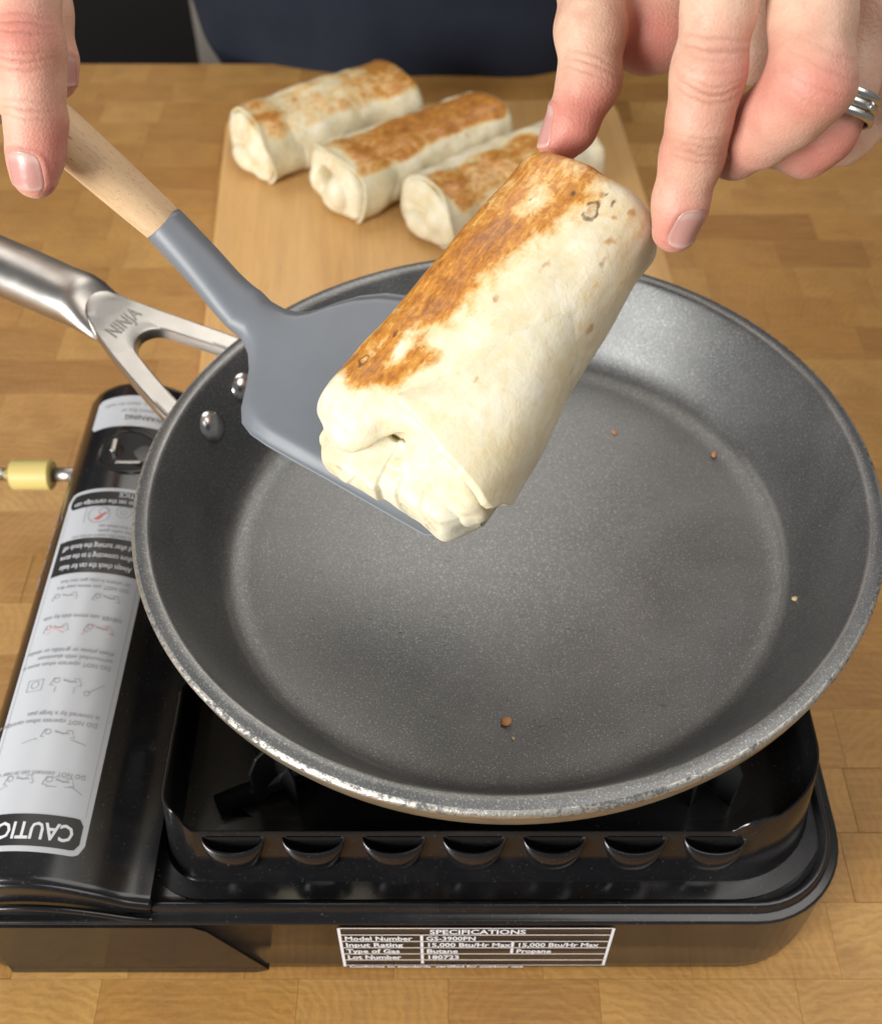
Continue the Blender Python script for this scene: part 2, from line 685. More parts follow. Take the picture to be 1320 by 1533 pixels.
def mat_tortilla(name, dark=1.0):
    q = Nodes(name)
    c = q.coord('Object')
    toast = q.attr('toast')
    spot = q.attr('spot')
    pale_n = q.noise(c, 55, 4, .6)
    fine = q.noise(c, 420, 4, .65)
    mid = q.noise(c, 150, 5, .68, .6)
    mott = q.noise(c, 34, 3, .6)
    base = q.ramp(pale_n, [(.25, (.640, .555, .345)), (.5, (.730, .668, .480)), (.75, (.790, .748, .605))])
    fr = q.mapr(q.voronoi(c, 95), .06, .22, 1, 0)
    bl2 = q.noise(c, 90, 5, .7, 1.2)
    base = q.mix(q.math('MULTIPLY', q.mapr(bl2, .52, .72), .45), base, (.640, .520, .270))
    base = q.mix(q.math('MULTIPLY', q.mapr(bl2, .48, .30), .5), base, (.800, .775, .680))
    base = q.mix(q.math('MULTIPLY', q.math('MULTIPLY', fr, q.mapr(mott, .50, .66)), .60), base, (.600, .350, .110))
    fib = q.noise(q.coord('Object', (150, 520, 520)), 1, 3, .65, .5)
    t = q.math('ADD', toast, q.math('ADD', q.math('MULTIPLY', q.math('SUBTRACT', mid, .5), 1.25), q.math('MULTIPLY', q.math('SUBTRACT', mott, .5), .8)))
    t = q.math('ADD', t, q.math('ADD', q.math('MULTIPLY', q.math('SUBTRACT', fib, .5), .50), q.math('MULTIPLY', q.math('SUBTRACT', fine, .5), .35)))
    k = q.mapr(t, .28, .82)
    brown = q.ramp(q.math('ADD', q.math('MULTIPLY', t, .62), q.math('ADD', q.math('MULTIPLY', q.math('SUBTRACT', fine, .5), .45), q.math('MULTIPLY', q.math('SUBTRACT', fib, .5), .75))),
                   [(.08, (.710, .470, .140)), (.34, (.630, .315, .048)), (.58, (.480, .180, .018)), (.88, (.265, .082, .010))])
    halo = q.math('MULTIPLY', q.mapr(t, .02, .5), .60)
    col = q.mix(halo, base, (.720, .560, .270))
    col = q.mix(q.math('MULTIPLY', k, .95), col, brown)
    sp = q.math('ADD', spot, q.math('ADD', q.math('MULTIPLY', q.math('SUBTRACT', mid, .5), .7), q.math('MULTIPLY', q.math('SUBTRACT', fine, .5), 1.3)))
    col = q.mix(q.math('MULTIPLY', q.mapr(sp, .34, .95), .75), col, (.430, .200, .050))
    ring = q.attr('char')
    col = q.mix(q.math('MULTIPLY', q.mapr(q.math('ADD', ring, q.math('MULTIPLY', q.math('SUBTRACT', fine, .5), 1.5)), .42, .95), .80), col, (.090, .040, .018))
    h = q.math('ADD', q.math('MULTIPLY', pale_n, 1.6), q.math('ADD', q.math('MULTIPLY', mid, .5), q.math('MULTIPLY', fine, .25)))
    q.set(color=col, rough=q.mapr(k, 0, 1, .50, .33), spec=.42, sss=.22, sssr=(.006, .0045, .0025), ssss=1.0,
          normal=q.bump(h, .38, .0016))
    return q.m


def mat_skin():
    q = Nodes('skin')
    c = q.coord('Object')
    red = q.attr('red')
    crease = q.attr('crease')
    m = q.noise(c, 45, 4, .6)
    f = q.noise(c, 320, 3, .6)
    pore = q.voronoi(c, 900)
    m2 = q.noise(c, 130, 4, .65)
    col = q.ramp(m, [(.26, (.540, .310, .220)), (.50, (.620, .400, .290)), (.75, (.680, .480, .350))])
    col = q.mix(q.math('MULTIPLY', q.mapr(m2, .50, .75), .38), col, (.560, .235, .180))
    col = q.mix(q.math('MULTIPLY', q.mapr(m2, .50, .28), .25), col, (.730, .540, .400))
    rr = q.math('ADD', red, q.math('MULTIPLY', q.math('SUBTRACT', m, .5), .7))
    col = q.mix(q.math('MULTIPLY', q.mapr(rr, .15, 1.0), .68), col, (.520, .135, .115))
    col = q.mix(q.math('MULTIPLY', q.mapr(f, .55, .8), .14), col, (.420, .160, .110))
    col = q.mix(q.math('MULTIPLY', crease, .62), col, (.370, .140, .095))
    fin = q.noise(q.coord('Object'), 1500, 2, .6)
    h = q.math('ADD', q.math('MULTIPLY', f, .6), q.math('ADD', q.math('MULTIPLY', pore, .5), q.math('MULTIPLY', fin, .4)))
    q.set(color=col, rough=.50, spec=.35, sss=.28, sssr=(.0042, .0016, .0009), ssss=1.0, normal=q.bump(h, .42, .0006))
    return q.m


def mat_nail():
    q = Nodes('fingernail')
    s = q.attr('along')
    c = q.coord('Object')
    n = q.noise(c, 260, 3, .6)
    col = q.ramp(q.math('ADD', s, q.math('MULTIPLY', q.math('SUBTRACT', n, .5), .12)), [(.0, (.520, .300, .255)), (.14, (.560, .370, .325)), (.30, (.500, .265, .235)), (.88, (.490, .255, .220)), (.95, (.540, .340, .285)), (1.0, (.560, .380, .320))])
    q.set(color=col, rough=.30, spec=.45, sss=.2, sssr=(.003, .0012, .0008), ssss=1.0, normal=q.bump(q.noise(c, 900, 2, .5), .12, .0004))
    return q.m


def mat_cloth():
    q = Nodes('navy_cotton')
    n = q.noise(q.coord('Object'), 12, 4, .6)
    f = q.noise(q.coord('Object'), 1400, 2, .6)
    q.set(color=q.ramp(n, [(.3, (.012, .015, .025)), (.7, (.019, .023, .035))]), rough=.9, spec=.15, sheen=.05, normal=q.bump(f, .3, .0006))
    return q.m


M = dict(
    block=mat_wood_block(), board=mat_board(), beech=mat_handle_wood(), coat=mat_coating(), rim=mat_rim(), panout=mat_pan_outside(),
    steel=mat_steel('brushed_steel', (.46, .44, .41), .34), polished=mat_steel('polished_steel', (.62, .61, .59), .18), black=mat_gloss_black(), sil=mat_silicone(),
    tort=mat_tortilla('toasted_tortilla'), skin=mat_skin(), cloth=mat_cloth(),
    glue=plain('joint_glue', (.19, .088, .026), .7), opening_shade=plain('black_opening_shade', (.004, .004, .004), .6),
    satin=plain('black_steel', (.012, .012, .013), .22, .0, spec=.5), white=plain('white_vinyl', (.50, .52, .55), .28),
    ink=plain('black_ink', (.022, .022, .022), .35), grey_ink=plain('grey_ink', (.30, .30, .31), .5), print_white=plain('white_print', (.66, .67, .70), .4),
    red_ink=plain('red_ink', (.62, .10, .06), .5), pale_red=plain('pale_red_ink', (.72, .36, .32), .5), yellow=plain('yellow_plastic', (.62, .50, .17), .42),
    brass=plain('brass', (.70, .50, .16), .3, 1.0), lilac=plain('lilac_print', (.20, .19, .26), .4),
    nail=mat_nail(),
    silver=mat_steel('tarnished_silver', (.60, .60, .57), .27),
    crumb=plain('crumb', (.55, .24, .09), .55), crumb_pale=plain('pale_crumb', (.66, .48, .24), .6),
    cream=plain('cream_paint', (.55, .50, .43), .5), dark=plain('dark_lacquer', (.010, .008, .008), .45), floor=plain('floor_tile', (.12, .09, .07), .5),
    seam=plain('seam_shadow_gap', (.05, .055, .06), .6), emboss=plain('debossed_steel', (.30, .285, .265), .42, 1.0),
)

# ================================================================== SETTING
# ---- countertop of glued wooden blocks
TAB_Y1 = 0.6575
top = empty('countertop', (0, 0, 0))
tag(top, kind='structure')
V, F = box(-1.03, 1.0, -0.55, TAB_Y1, -0.045, -0.0022)
mesh_obj('counter_slab', V, F, M['glue'], top, False)


def block_mesh(w, d):
    V, F = loft([np.c_[rrect(-w / 2 + i, w / 2 - i, -d / 2 + i, d / 2 - i, .0002, 1), np.full(8, z)] for i, z in ((0, -.03), (0, -.00008), (.00008, 0))], True, True)
    me = bpy.data.meshes.new('wood_block')
    me.from_pydata([tuple(v) for v in V], [], F)
    me.materials.append(M['block'])
    return me


def in_sight(x, y):
    if -.215 < x < .125 and -.13 < y < .12:
        return False
    px, py, _ = pix((x, y, 0))
    return -60 < px < 1380 and 60 < py < 1600


bw_choices = [.050, .064, .084, .116]
depth = .0335
BM = [block_mesh(b - .0001, depth - .0001) for b in bw_choices]
y = TAB_Y1 - depth / 2 - .0003
n_blocks = 0
rest = []
row = 0
while y > -.55:
    x = -.98 + random.uniform(-.05, 0) - (0 if row % 2 else .03)
    while x < .93:
        i = random.choice((0, 1, 1, 1, 2, 2, 3))
        cx = x + bw_choices[i] / 2
        if in_sight(cx, y) and n_blocks < 300:
            o = bpy.data.objects.new('wood_block', BM[i])
            COL.objects.link(o)
            o.parent = top
            o.location = (cx, y, random.uniform(-.00004, .00003))
            n_blocks += 1
        else:
            rest.append((cx, y, i))
        x += bw_choices[i]
    y -= depth
    row += 1
V = []
F = []
for cx, cy, i in rest:
    w_, d_ = bw_choices[i] / 2 - .0002, depth / 2 - .0002
    v, f = box(cx - w_, cx + w_, cy - d_, cy + d_, -.03, -.0001)
    F += [tuple(k + len(V) for k in q) for q in f]
    V += list(v)
o = mesh_obj('wood_blocks', V, F, M['block'], top, False)
tag(o, kind='stuff')

# ---- room behind the counter
V, F = box(-4, 4, -3, 4, -.95, -.92)
tag(mesh_obj('floor', V, F, M['floor'], None, False), kind='structure')
cab = empty('cabinet', (-.8, 1.35, -.92))
tag(cab, 'black cabinet front behind the counter at upper left', 'cabinet')
for x0, x1 in ((-.82, -.05), (-.043, .415)):
    V, F = box(x0, x1, 0, .022, .06, 1.4)
    mesh_obj('door', V, F, M['dark'], cab, False, .003)
V, F = box(-.82, .415, .024, .5, 0, 1.42)
mesh_obj('carcass', V, F, M['dark'], cab, False, .003)
cab2 = empty('end_panel', (-.38, 1.30, -.92))
tag(cab2, 'cream upright panel beside the navy shirt at table edge', 'panel')
V, F = box(0, .16, 0, .5, 0, 1.4)
mesh_obj('panel', V, F, M['cream'], cab2, False, .002)
V, F = box(-.006, -.0005, .01, .5, 0, 1.4)
mesh_obj('edge_strip', V, F, M['cream'], cab2, False, .002)

# ================================================================== CUTTING BOARD
BZ = .0155
ba = math.radians(3.9)
bx = np.array([math.cos(ba), -math.sin(ba) * 0 + -math.sin(ba), 0])
bx = np.array([math.cos(ba), math.sin(ba) * -1, 0])
by = np.array([math.sin(ba), math.cos(ba), 0]) * np.array([-1, 1, 1])
by = np.array([-math.sin(ba), math.cos(ba), 0])
bx = np.array([math.cos(ba), math.sin(ba), 0])
board = empty('cutting_board', (-.028, .357, 0))
tag(board, 'light wooden cutting board carrying three toasted burritos', 'cutting board')
board.rotation_euler = (0, 0, ba)
ol = rrect(-.160, .162, -.205, .205, .022, 8)
rings = []
for ins, z in ((.003, .0005), (0, .0035), (0, BZ - .003), (.0012, BZ - .0009), (.0035, BZ)):
    c = rrect(-.160 + ins, .162 - ins, -.205 + ins, .205 - ins, .022 - ins, 8)
    rings.append(np.c_[c, np.full(len(c), z)])
V, F = loft(rings)
mesh_obj('board', V, F, M['board'], board, True, 0, 40)


# ================================================================== STOVE
stove = empty('gas_stove', (-.04, 0, 0))
tag(stove, 'black portable gas stove under the frying pan', 'stove')
ST = np.array([-.04, 0, 0])


def st(name, V, F, mat, parent=None, **kw):
    return mesh_obj(name, np.asarray(V) - ST, F, mat, parent or stove, **kw)


SX0, SX1, SY0, SY1 = -.2225, .1395, -.1435, .1440
rings = []
for ins, z in ((.004, .0), (.0018, .0008), (.0008, .003), (.0, .0100), (.0, .0512), (-.0004, .0518), (-.0006, .0526), (-.0001, .0534), (.0008, .0537), (.0030, .0538), (.0036, .0542), (.0040, .0572), (.0046, .0580), (.0056, .0583), (.0066, .0580), (.0074, .0570), (.0080, .0545), (.0086, .0540), (.0110, .0538), (.03, .0538)):
    c = rrect4(SX0 + ins, SX1 - ins, SY0 + ins, SY1 - ins, [.040 - min(ins, .02), .018 - min(ins, .014), .014 - min(ins, .010), .040 - min(ins, .02)], 12)
    rings.append(np.c_[c, np.full(len(c), z)])
V, F = loft(rings)
st('body', V, F, M['black'], flat_angle=62)
# raised panel on the face that looks at the camera
ol = [(-.2225 + .014, .001), (-.104, .001), (-.0985, .004), (-.119, .046), (-.124, .0500), (-.2225 + .014, .0500)]
V, F = prism(ol, .0018, lambda u, v, w_: (u, SY0 - .0009 - w_, v))
st('face_panel', V, F, M['black'], smooth=False)
for fx in (-.19, .10):
    for fy in (-.115, .115):
        V, F = lathe([(0, -.0), (.009, .0), (.010, .004), (0, .004)], 20)
        o = st('foot', V + np.array([fx, fy, .0]), F, M['satin'])
        o.location = (0, 0, 0)

# ---- cartridge cover
PROF = catmull([(-.2215, .050), (-.2195, .062), (-.2125, .0755), (-.2010, .0830), (-.1875, .0852), (-.1730, .0825), (-.1590, .0755), (-.1480, .0685), (-.1385, .0655)], 10)
pl = np.r_[0, np.cumsum(np.linalg.norm(np.diff(PROF, axis=0), axis=1))]


def cover_pt(s, yy, lift=0.0):
    """s: metres along the cover's cross-section from its left foot"""
    s = np.clip(s, 0, pl[-1])
    x = np.interp(s, pl, PROF[:, 0])
    z = np.interp(s, pl, PROF[:, 1])
    e = .0008
    tx = np.interp(np.minimum(s + e, pl[-1]), pl, PROF[:, 0]) - np.interp(np.maximum(s - e, 0), pl, PROF[:, 0])
    tz = np.interp(np.minimum(s + e, pl[-1]), pl, PROF[:, 1]) - np.interp(np.maximum(s - e, 0), pl, PROF[:, 1])
    L = np.sqrt(tx * tx + tz * tz)
    return np.stack([x - lift * tz / L, yy + 0 * x, z + lift * tx / L], -1)


sv = np.linspace(0, pl[-1], 60)
rings = []
for yy, lf in ((-.1405, -.004), (-.1405, -.0015), (-.1395, -.0003), (-.1375, 0), (.1345, 0), (.1385, -.001), (.1415, -.006), (.1425, -.014)):
    rings.append(cover_pt(sv, yy, lf))
V, F = loft(rings, False, False)
n = len(sv)
# skirts closing the cover down to the body at both ends
base = np.array([(p[0], p[1], .045) for p in rings[0]])
base2 = np.array([(p[0], p[1] + .0005, .045) for p in rings[-1]])
v2, f2 = loft([base, rings[0]], False, False)
v3, f3 = loft([rings[-1], base2], False, False)
V, F = join([(V, F), (v2, f2), (v3, f3)])
cover = st('cartridge_cover', V, F, M['black'], flat_angle=55)
# bead that follows the cover's wavy front edge
path = np.array([(p[0], -.1418, p[2] - .0035) for p in cover_pt(sv, 0)])
path[:, 1] = -.1400
V, F = tube(path, .0021, 10)
st('edge_bead', V, F, M['black'])
path2 = np.array([(p[0], -.1424, p[2] * .62 + .0125) for p in cover_pt(sv, 0)])
V, F = tube(path2, .0014, 8)
st('edge_bead', V, F, M['black'])

# black disc on the cover stands for a shaded round opening, lever on it
hs = np.interp(-.1835, PROF[:, 0], pl)
a = np.linspace(0, 2 * PI, 40, endpoint=False)
disc = np.array([cover_pt(hs + .0150 * math.cos(q), .0860 + .0140 * math.sin(q), .0003) for q in a])
ctr = cover_pt(hs, .086, .0003)
st('cover_hole_shade', np.vstack([disc, ctr]), [(i, (i + 1) % 40, 40) for i in range(40)], M['opening_shade'], cover)
ring_o = [np.array([cover_pt(hs + (.0150 + dr) * math.cos(q), .0860 + (.0140 + dr) * math.sin(q), lf) for q in a]) for dr, lf in ((-.0006, .0004), (0, .0010), (.0010, .0009), (.0018, .0001))]
V, F = loft(ring_o, True, False)
st('hole_rim', V, F, M['black'], cover)
V, F = box(-.1925, -.1895, .084, .093, .0835, .0880)
st('lever', V, F, M['steel'], cover, smooth=False, bevel=.001)
V, F = box(-.1890, -.1760, .0775, .0792, .0842, .0858)
st('latch', V, F, M['steel'], cover, smooth=False, bevel=.0006)

# ---- printed stickers on the cover
LX0, LX1 = np.interp(-.2085, PROF[:, 0], pl), np.interp(-.1640, PROF[:, 0], pl)
LC = (LX0 + LX1) / 2
LW = LX1 - LX0


def patch(s0, s1, y0, y1, r, lift, mat, name, parent, m=6):
    """rounded sticker that follows the cover"""
    c = rrect(s0, s1, y0, y1, r, m)
    # fan of strips along s so that it bends with the cover
    ss = np.linspace(s0, s1, 26)
    lo, hi = [], []
    for s_ in ss:
        dx = max(0, s0 + r - s_, s_ - (s1 - r))
        dy = r - math.sqrt(max(0, r * r - dx * dx)) if r > 0 else 0
        lo.append(cover_pt(s_, y0 + dy, lift))
        hi.append(cover_pt(s_, y1 - dy, lift))
    V, F = loft([np.array(lo), np.array(hi)], False, False)
    return st(name, V, [f[::-1] for f in F], mat, parent)


def cover_text(s, size, p, q, mat, parent, align='CENTER', bold=0.0, y_ref=0.0, lift=.00034, width=None, name='lettering'):
    """text seen upside down from the camera: its x runs to -X and its top towards the camera"""
    V, F = text_mesh(s, size, align, bold)
    if not len(V):
        return
    if width:
        V[:, 0] *= width / (V[:, 0].max() - V[:, 0].min())
    P = cover_pt(LC - (V[:, 0] + p), y_ref - (V[:, 1] + q), lift)
    st(name, P, F, mat, parent, smooth=False)


def cover_line(pts, wd, mat, parent, lift=.00034, name='drawing'):
    """thin printed line through (s offset, y) points"""
    V, F = [], []
    for (p0, q0), (p1, q1) in zip(pts[:-1], pts[1:]):
        d = np.array([p1 - p0, q1 - q0])
        nn = np.array([-d[1], d[0]]) / (np.linalg.norm(d) + 1e-9) * wd / 2
        k = len(V)
        for pp, qq in ((p0 + nn[0], q0 + nn[1]), (p1 + nn[0], q1 + nn[1]), (p1 - nn[0], q1 - nn[1]), (p0 - nn[0], q0 - nn[1])):
            V.append(cover_pt(LC + pp, qq, lift))
        F.append((k, k + 1, k + 2, k + 3))
    return V, F


st_main = patch(LX0, LX1, -.1285, .0605, .005, .00012, M['white'], 'caution_sticker', stove)
tag(st_main, 'white caution sticker printed upside down along the cover')
hw = LW / 2
patch(LX0 + .0022, LX1 - .0022, -.1262, -.1130, .0028, .00024, M['ink'], 'printed_band', st_main)
patch(LX0 + .0022, LX1 - .0022, .0075, .0285, .0, .00024, M['ink'], 'printed_band', st_main)
patch(LX0 + .0022, LX1 - .0022, .0488, .0582, .0028, .00024, M['ink'], 'printed_band', st_main)
# fine frame line
fr = []
for x_ in (-hw + .0022, hw - .0022):
    fr.append(cover_line([(x_, -.112), (x_, .0075)], .00022, None, None, .00026))
    fr.append(cover_line([(x_, .0285), (x_, .0488)], .00022, None, None, .00026))
V, F = join(fr)
st('frame_line', V, F, M['grey_ink'], st_main, smooth=False)
cover_text('CAUTION', .0098, 0, 0, M['print_white'], st_main, bold=.00018, y_ref=-.1166, width=.036)
TX = hw - .0055


def para(lines, y0, step, size, mat=None):
    for k, l in enumerate(lines):
        cover_text(l, size, -TX, 0, mat or M['grey_ink'], st_main, 'LEFT', .00003, y0 + step * k)


para(['DO NOT connect can in rear of stove'], -.0945, .0038, .0028)
para(['DO NOT operate when cartridge can', 'is covered by a large pan'], -.0705, .0036, .0030)
para(['DO NOT operate when stove is', 'surrounded with aluminum', 'sheet plates or griddle or similar'], -.0420, .0036, .0030)
para(['NEVER use stove side by side'], -.0165, .0036, .0030)
para(['DO NOT use stove near fire', 'or where it may get too hot'], .0000 + .0002, .0034, .0028)
for k, l in enumerate(['Always check the can for leaks', 'before connecting it to the stove', 'and after turning the knob off']):
    cover_text(l, .0044, 0, 0, M['print_white'], st_main, 'CENTER', .00005, .0128 + .0060 * k, width=.036 - .002 * (k == 0))
para(['make sure the notch of the can', 'and the collar guide', 'are in line when set'], .0300 + .0005, .0030, .0026)
cover_text('How to set the cartridge can', .0042, 0, 0, M['print_white'], st_main, 'CENTER', .00004, .0527, width=.037)
cover_text('NOTICE', .0040, -.010, 0, M['print_white'], st_main, 'CENTER', .00004, .0575, width=.013)
# little drawings
dr, rd, pr = [], [], []


def circ(cx, cy, r, n=16):
    return [(cx + r * math.cos(2 * PI * k / n), cy + r * math.sin(2 * PI * k / n)) for k in range(n + 1)]


def sketch_stove(cx, cy, s):
    return [[(cx - s, cy - .0012), (cx + s, cy - .0012), (cx + s * .8, cy + .0022), (cx - s * .8, cy + .0022), (cx - s, cy - .0012)],
            circ(cx - s * .6, cy + .0010, .0012, 10), [(cx - s * .2, cy + .001), (cx + s * .7, cy + .0004)], [(cx - s * .2, cy + .0018), (cx + s * .3, cy + .0002), (cx + s * .6, cy + .0016)]]


LN = []
LN += sketch_stove(-.008, -.0985, .0062) + sketch_stove(.008, -.0990, .0062)
LN += [[(-.017, -.1025), (-.013, -.1005), (.004, -.1010), (.014, -.1005), (.018, -.1030)]]
LN += sketch_stove(.003, -.0775, .0068) + [[(-.011, -.0815), (-.006, -.0798), (.010, -.0798), (.015, -.0812)]]
LN += [[(-.016, -.0560), (-.009, -.0560), (-.009, -.0505), (-.016, -.0505), (-.016, -.0560)], circ(-.0125, -.0530, .0018, 10)]
LN += sketch_stove(.001, -.0525, .0066) + [[(-.003, -.0545), (-.003, -.0575)], [(.005, -.0545), (.005, -.0575)], [(.011, -.0565), (.017, -.0515)], circ(.0105, -.0570, .0012, 8)]
LN += sketch_stove(-.010, -.0240, .0060) + sketch_stove(.009, -.0240, .0064)
LN += sketch_stove(-.010, -.0062, .0062) + sketch_stove(.009, -.0068, .0062)
LN += [[(-.011, .0325 + .0065), (.014, .0395), (.014, .0488), (-.011, .0488), (-.011, .0390)]]
LN += [circ(-.004, .0432, .0052, 20), circ(-.002, .0452, .0022, 12), circ(.0075, .0452, .0036, 16), circ(.0075, .0452, .0014, 10)]
for l in LN:
    V, F = cover_line(l, .00026, None, None)
    st('drawing', V, F, M['grey_ink'], st_main, smooth=False)
V, F = join([cover_line(l, .0004, None, None, .0004) for l in ([(-.014, -.0265), (-.006, -.0215)], [(-.014, -.0215), (-.006, -.0265)], [(.002, -.0270), (.013, -.0210)], [(.004, -.0215), (.016, -.0262)])])
st('cross_mark', V, F, M['pale_red'], st_main, smooth=False)
V = [cover_pt(LC - .0010, .0446, .0004), cover_pt(LC - .0060, .0402, .0004), cover_pt(LC - .0036, .0396, .0004), cover_pt(LC - .0008, .0440, .0004)]
st('arrow', V, [(0, 1, 2, 3)], M['red_ink'], st_main, smooth=False)

WS0, WS1 = np.interp(-.2075, PROF[:, 0], pl), np.interp(-.1600, PROF[:, 0], pl)
st_warn = patch(WS0, WS1, .1045, .1275, .0022, .00012, M['white'], 'warning_sticker', stove)
tag(st_warn, 'small white warning sticker near the far end of cover')
cover_text('WARNING', .0050, -.006, 0, M['ink'], st_warn, 'CENTER', .00003, .1125, width=.020)
cover_text('To avoid fire or', .0040, -.004, 0, M['grey_ink'], st_warn, 'CENTER', .0, .1172, width=.022)
cover_text('explosion, check for leaks', .0036, 0, 0, M['grey_ink'], st_warn, 'CENTER', .0, .1222, width=.034)


def side_text(s, size, s_pos, y0, length, mat):
    V, F = text_mesh(s, size, 'LEFT', .0001)
    V[:, 0] *= length / V[:, 0].max()
    P = cover_pt(s_pos - V[:, 1], y0 - V[:, 0], .0003)
    st('lettering', P, F, mat, cover, smooth=False)


side_text('GAS ONE', .0085, .0255, .046, .040, M['lilac'])
side_text('DUAL FUEL PORTABLE STOVE', .0060, .0180, .000, .110, M['lilac'])
# triangle of the mark at the head of the side lettering
P = [cover_pt(.0190, .050, .0003), cover_pt(.0255, .050, .0003), cover_pt(.0225, .0570, .0003)]
st('brand_mark', P, [(0, 1, 2)], M['lilac'], cover, smooth=False)

# ---- gas inlet on the left side
V, F = lathe([(0, 0), (.0074, 0), (.0086, .0012), (.0086, .0215), (.0074, .0225), (0, .0225)], 40)
R = Matrix.Rotation(-PI / 2, 3, 'Y')
Vr = np.array([tuple(R @ Vector(v)) for v in V]) + np.array([-.2395, .1125, .040])
cap = st('inlet_cap', Vr, F, M['yellow'], flat_angle=40)
V, F = lathe([(0, 0), (.0036, 0), (.0036, .014), (.0030, .0146), (.0030, .045), (0, .046)], 24)
Vr = np.array([tuple(R @ Vector(v)) for v in V]) + np.array([-.2640, .1125, .040])
st('inlet_pin', Vr, F, M['polished'], cap)
V, F = lathe([(0, 0), (.0040, 0), (.0040, .0165), (0, .0165)], 24)
Vr = np.array([tuple(R @ Vector(v)) for v in V]) + np.array([-.2228, .1125, .040])
st('inlet_socket', Vr, F, M['steel'], stove)
V, F = tube(catmull([(-.2405, .1010, .040), (-.2400, .0955, .038), (-.2370, .0930, .030), (-.2300, .0925, .026), (-.2220, .0925, .026)], 5), .0022, 8)
pass

# ---- drip tray wall round the burner
WX0, WX1, WY0, WY1 = -.1325, .1245, -.1215, .1280
c = rrect4(WX0, WX1, WY0, WY1, [.034, .012, .012, .034], 14)
c = np.vstack([c, c[:1]])
fine = []
for i in range(len(c) - 1):
    L = np.linalg.norm(c[i + 1] - c[i])
    k = max(1, int(L / .0022))
    for t in range(k):
        fine.append(c[i] + (c[i + 1] - c[i]) * t / k)
c = np.array(fine)


def wall_top(x, y_):
    z = .0865
    front = y_ < -.085
    if front:
        z = .0865 + .0105 * sstep(.0885, .0925, x) - .0035 * math.exp(-((x - .104) / .006) ** 2)
        z += .0125 * sstep(-.121, -.1275, x)
        if x > .118 or x < -.127:
            z = max(z, .0985)
    else:
        z = .0985
        if abs(y_ + .045) < .016:
            z -= .0045
        if y_ > .11:
            z = .090
    return z


no = np.array([c[(i + 1) % len(c)] - c[i - 1] for i in range(len(c))])
no = np.stack([no[:, 1], -no[:, 0]], -1) / np.linalg.norm(no, axis=1)[:, None]
zt = np.array([wall_top(*p) for p in c])
zt = (np.roll(zt, 1) + 2 * zt + np.roll(zt, -1)) / 4
lean = .0035
rings = [np.c_[c + no * .013, np.full(len(c), .0543)], np.c_[c + no * .0058, np.full(len(c), .0547)], np.c_[c + no * .0044, np.full(len(c), .0562)], np.c_[c + no * lean, np.full(len(c), .066)], np.c_[c, zt - .0004],
         np.c_[c - no * .0004, zt], np.c_[c - no * .0011, zt - .0004], np.c_[c - no * .0011 + no * lean, np.full(len(c), .066)], np.c_[c - no * .0006, np.full(len(c), .0600)], np.c_[c - no * .02, np.full(len(c), .0592)]]
V, F = loft(rings, True, False)
tray = st('drip_tray', V, F, M['black'], flat_angle=40)
fix_normals(tray)
V, F = loft([np.c_[rrect(WX0 + .018, WX1 - .018, WY0 + .018, WY1 - .018, .02, 8), np.full(36, .0594)], np.c_[rrect(WX0 + .05, WX1 - .05, WY0 + .05, WY1 - .05, .05, 8), np.full(36, .0588)]], True, False)
n_ = 36
F.append(tuple(range(n_, 2 * n_)))
st('tray_floor', V, F, M['satin'])

# scooped air louvres along the wall that faces the camera
for k in range(7):
    lx = -.1058 + k * .03115
    rows = []
    for t, (hwid, prot, z) in enumerate(((.0122, .0066, .0838), (.0120, .0072, .0806), (.0108, .0068, .0755), (.0092, .0054, .0705), (.0074, .0034, .0662), (.0056, .0012, .0635))):
        th = np.linspace(0, PI, 22)
        base_y = WY0 - lean * (0.0865 - z) / .0205
        sag = -.0030 * np.sin(th) * (1 if t < 1 else .6 if t < 2 else 0)
        rows.append(np.stack([lx + hwid * np.cos(th), base_y - prot * np.sin(th) ** .8 + .0004, z + sag], -1))
    inner = [r + np.array([0, .0010, .0004]) for r in rows[:3]][::-1]
    V, F = loft(inner + rows, False, False)
    o = st('louvre', V, F, M['black'], tray)
    fix_normals(o)
    # flat black patch on the wall paints the shade of the slot above the scoop
    th = np.linspace(0, PI, 16)
    P = np.stack([lx + .0108 * np.cos(th), np.full(16, WY0 - .0004 - lean * .12) , .0842 - .0052 * np.sin(th)], -1)
    st('louvre_slot_shade', P, [tuple(range(16))], M['opening_shade'], tray, smooth=False)
for lx in ():
    V, F = box(lx - .009, lx + .009, WY0 - .0088, WY0 - .0045, .0546, .0580)
    st('spacer_tab', V, F, M['black'], tray, smooth=False, bevel=.0012)


# ---- pan supports: four bent plates
def pan_bottom(x):
    return .1113 + .0348 * x


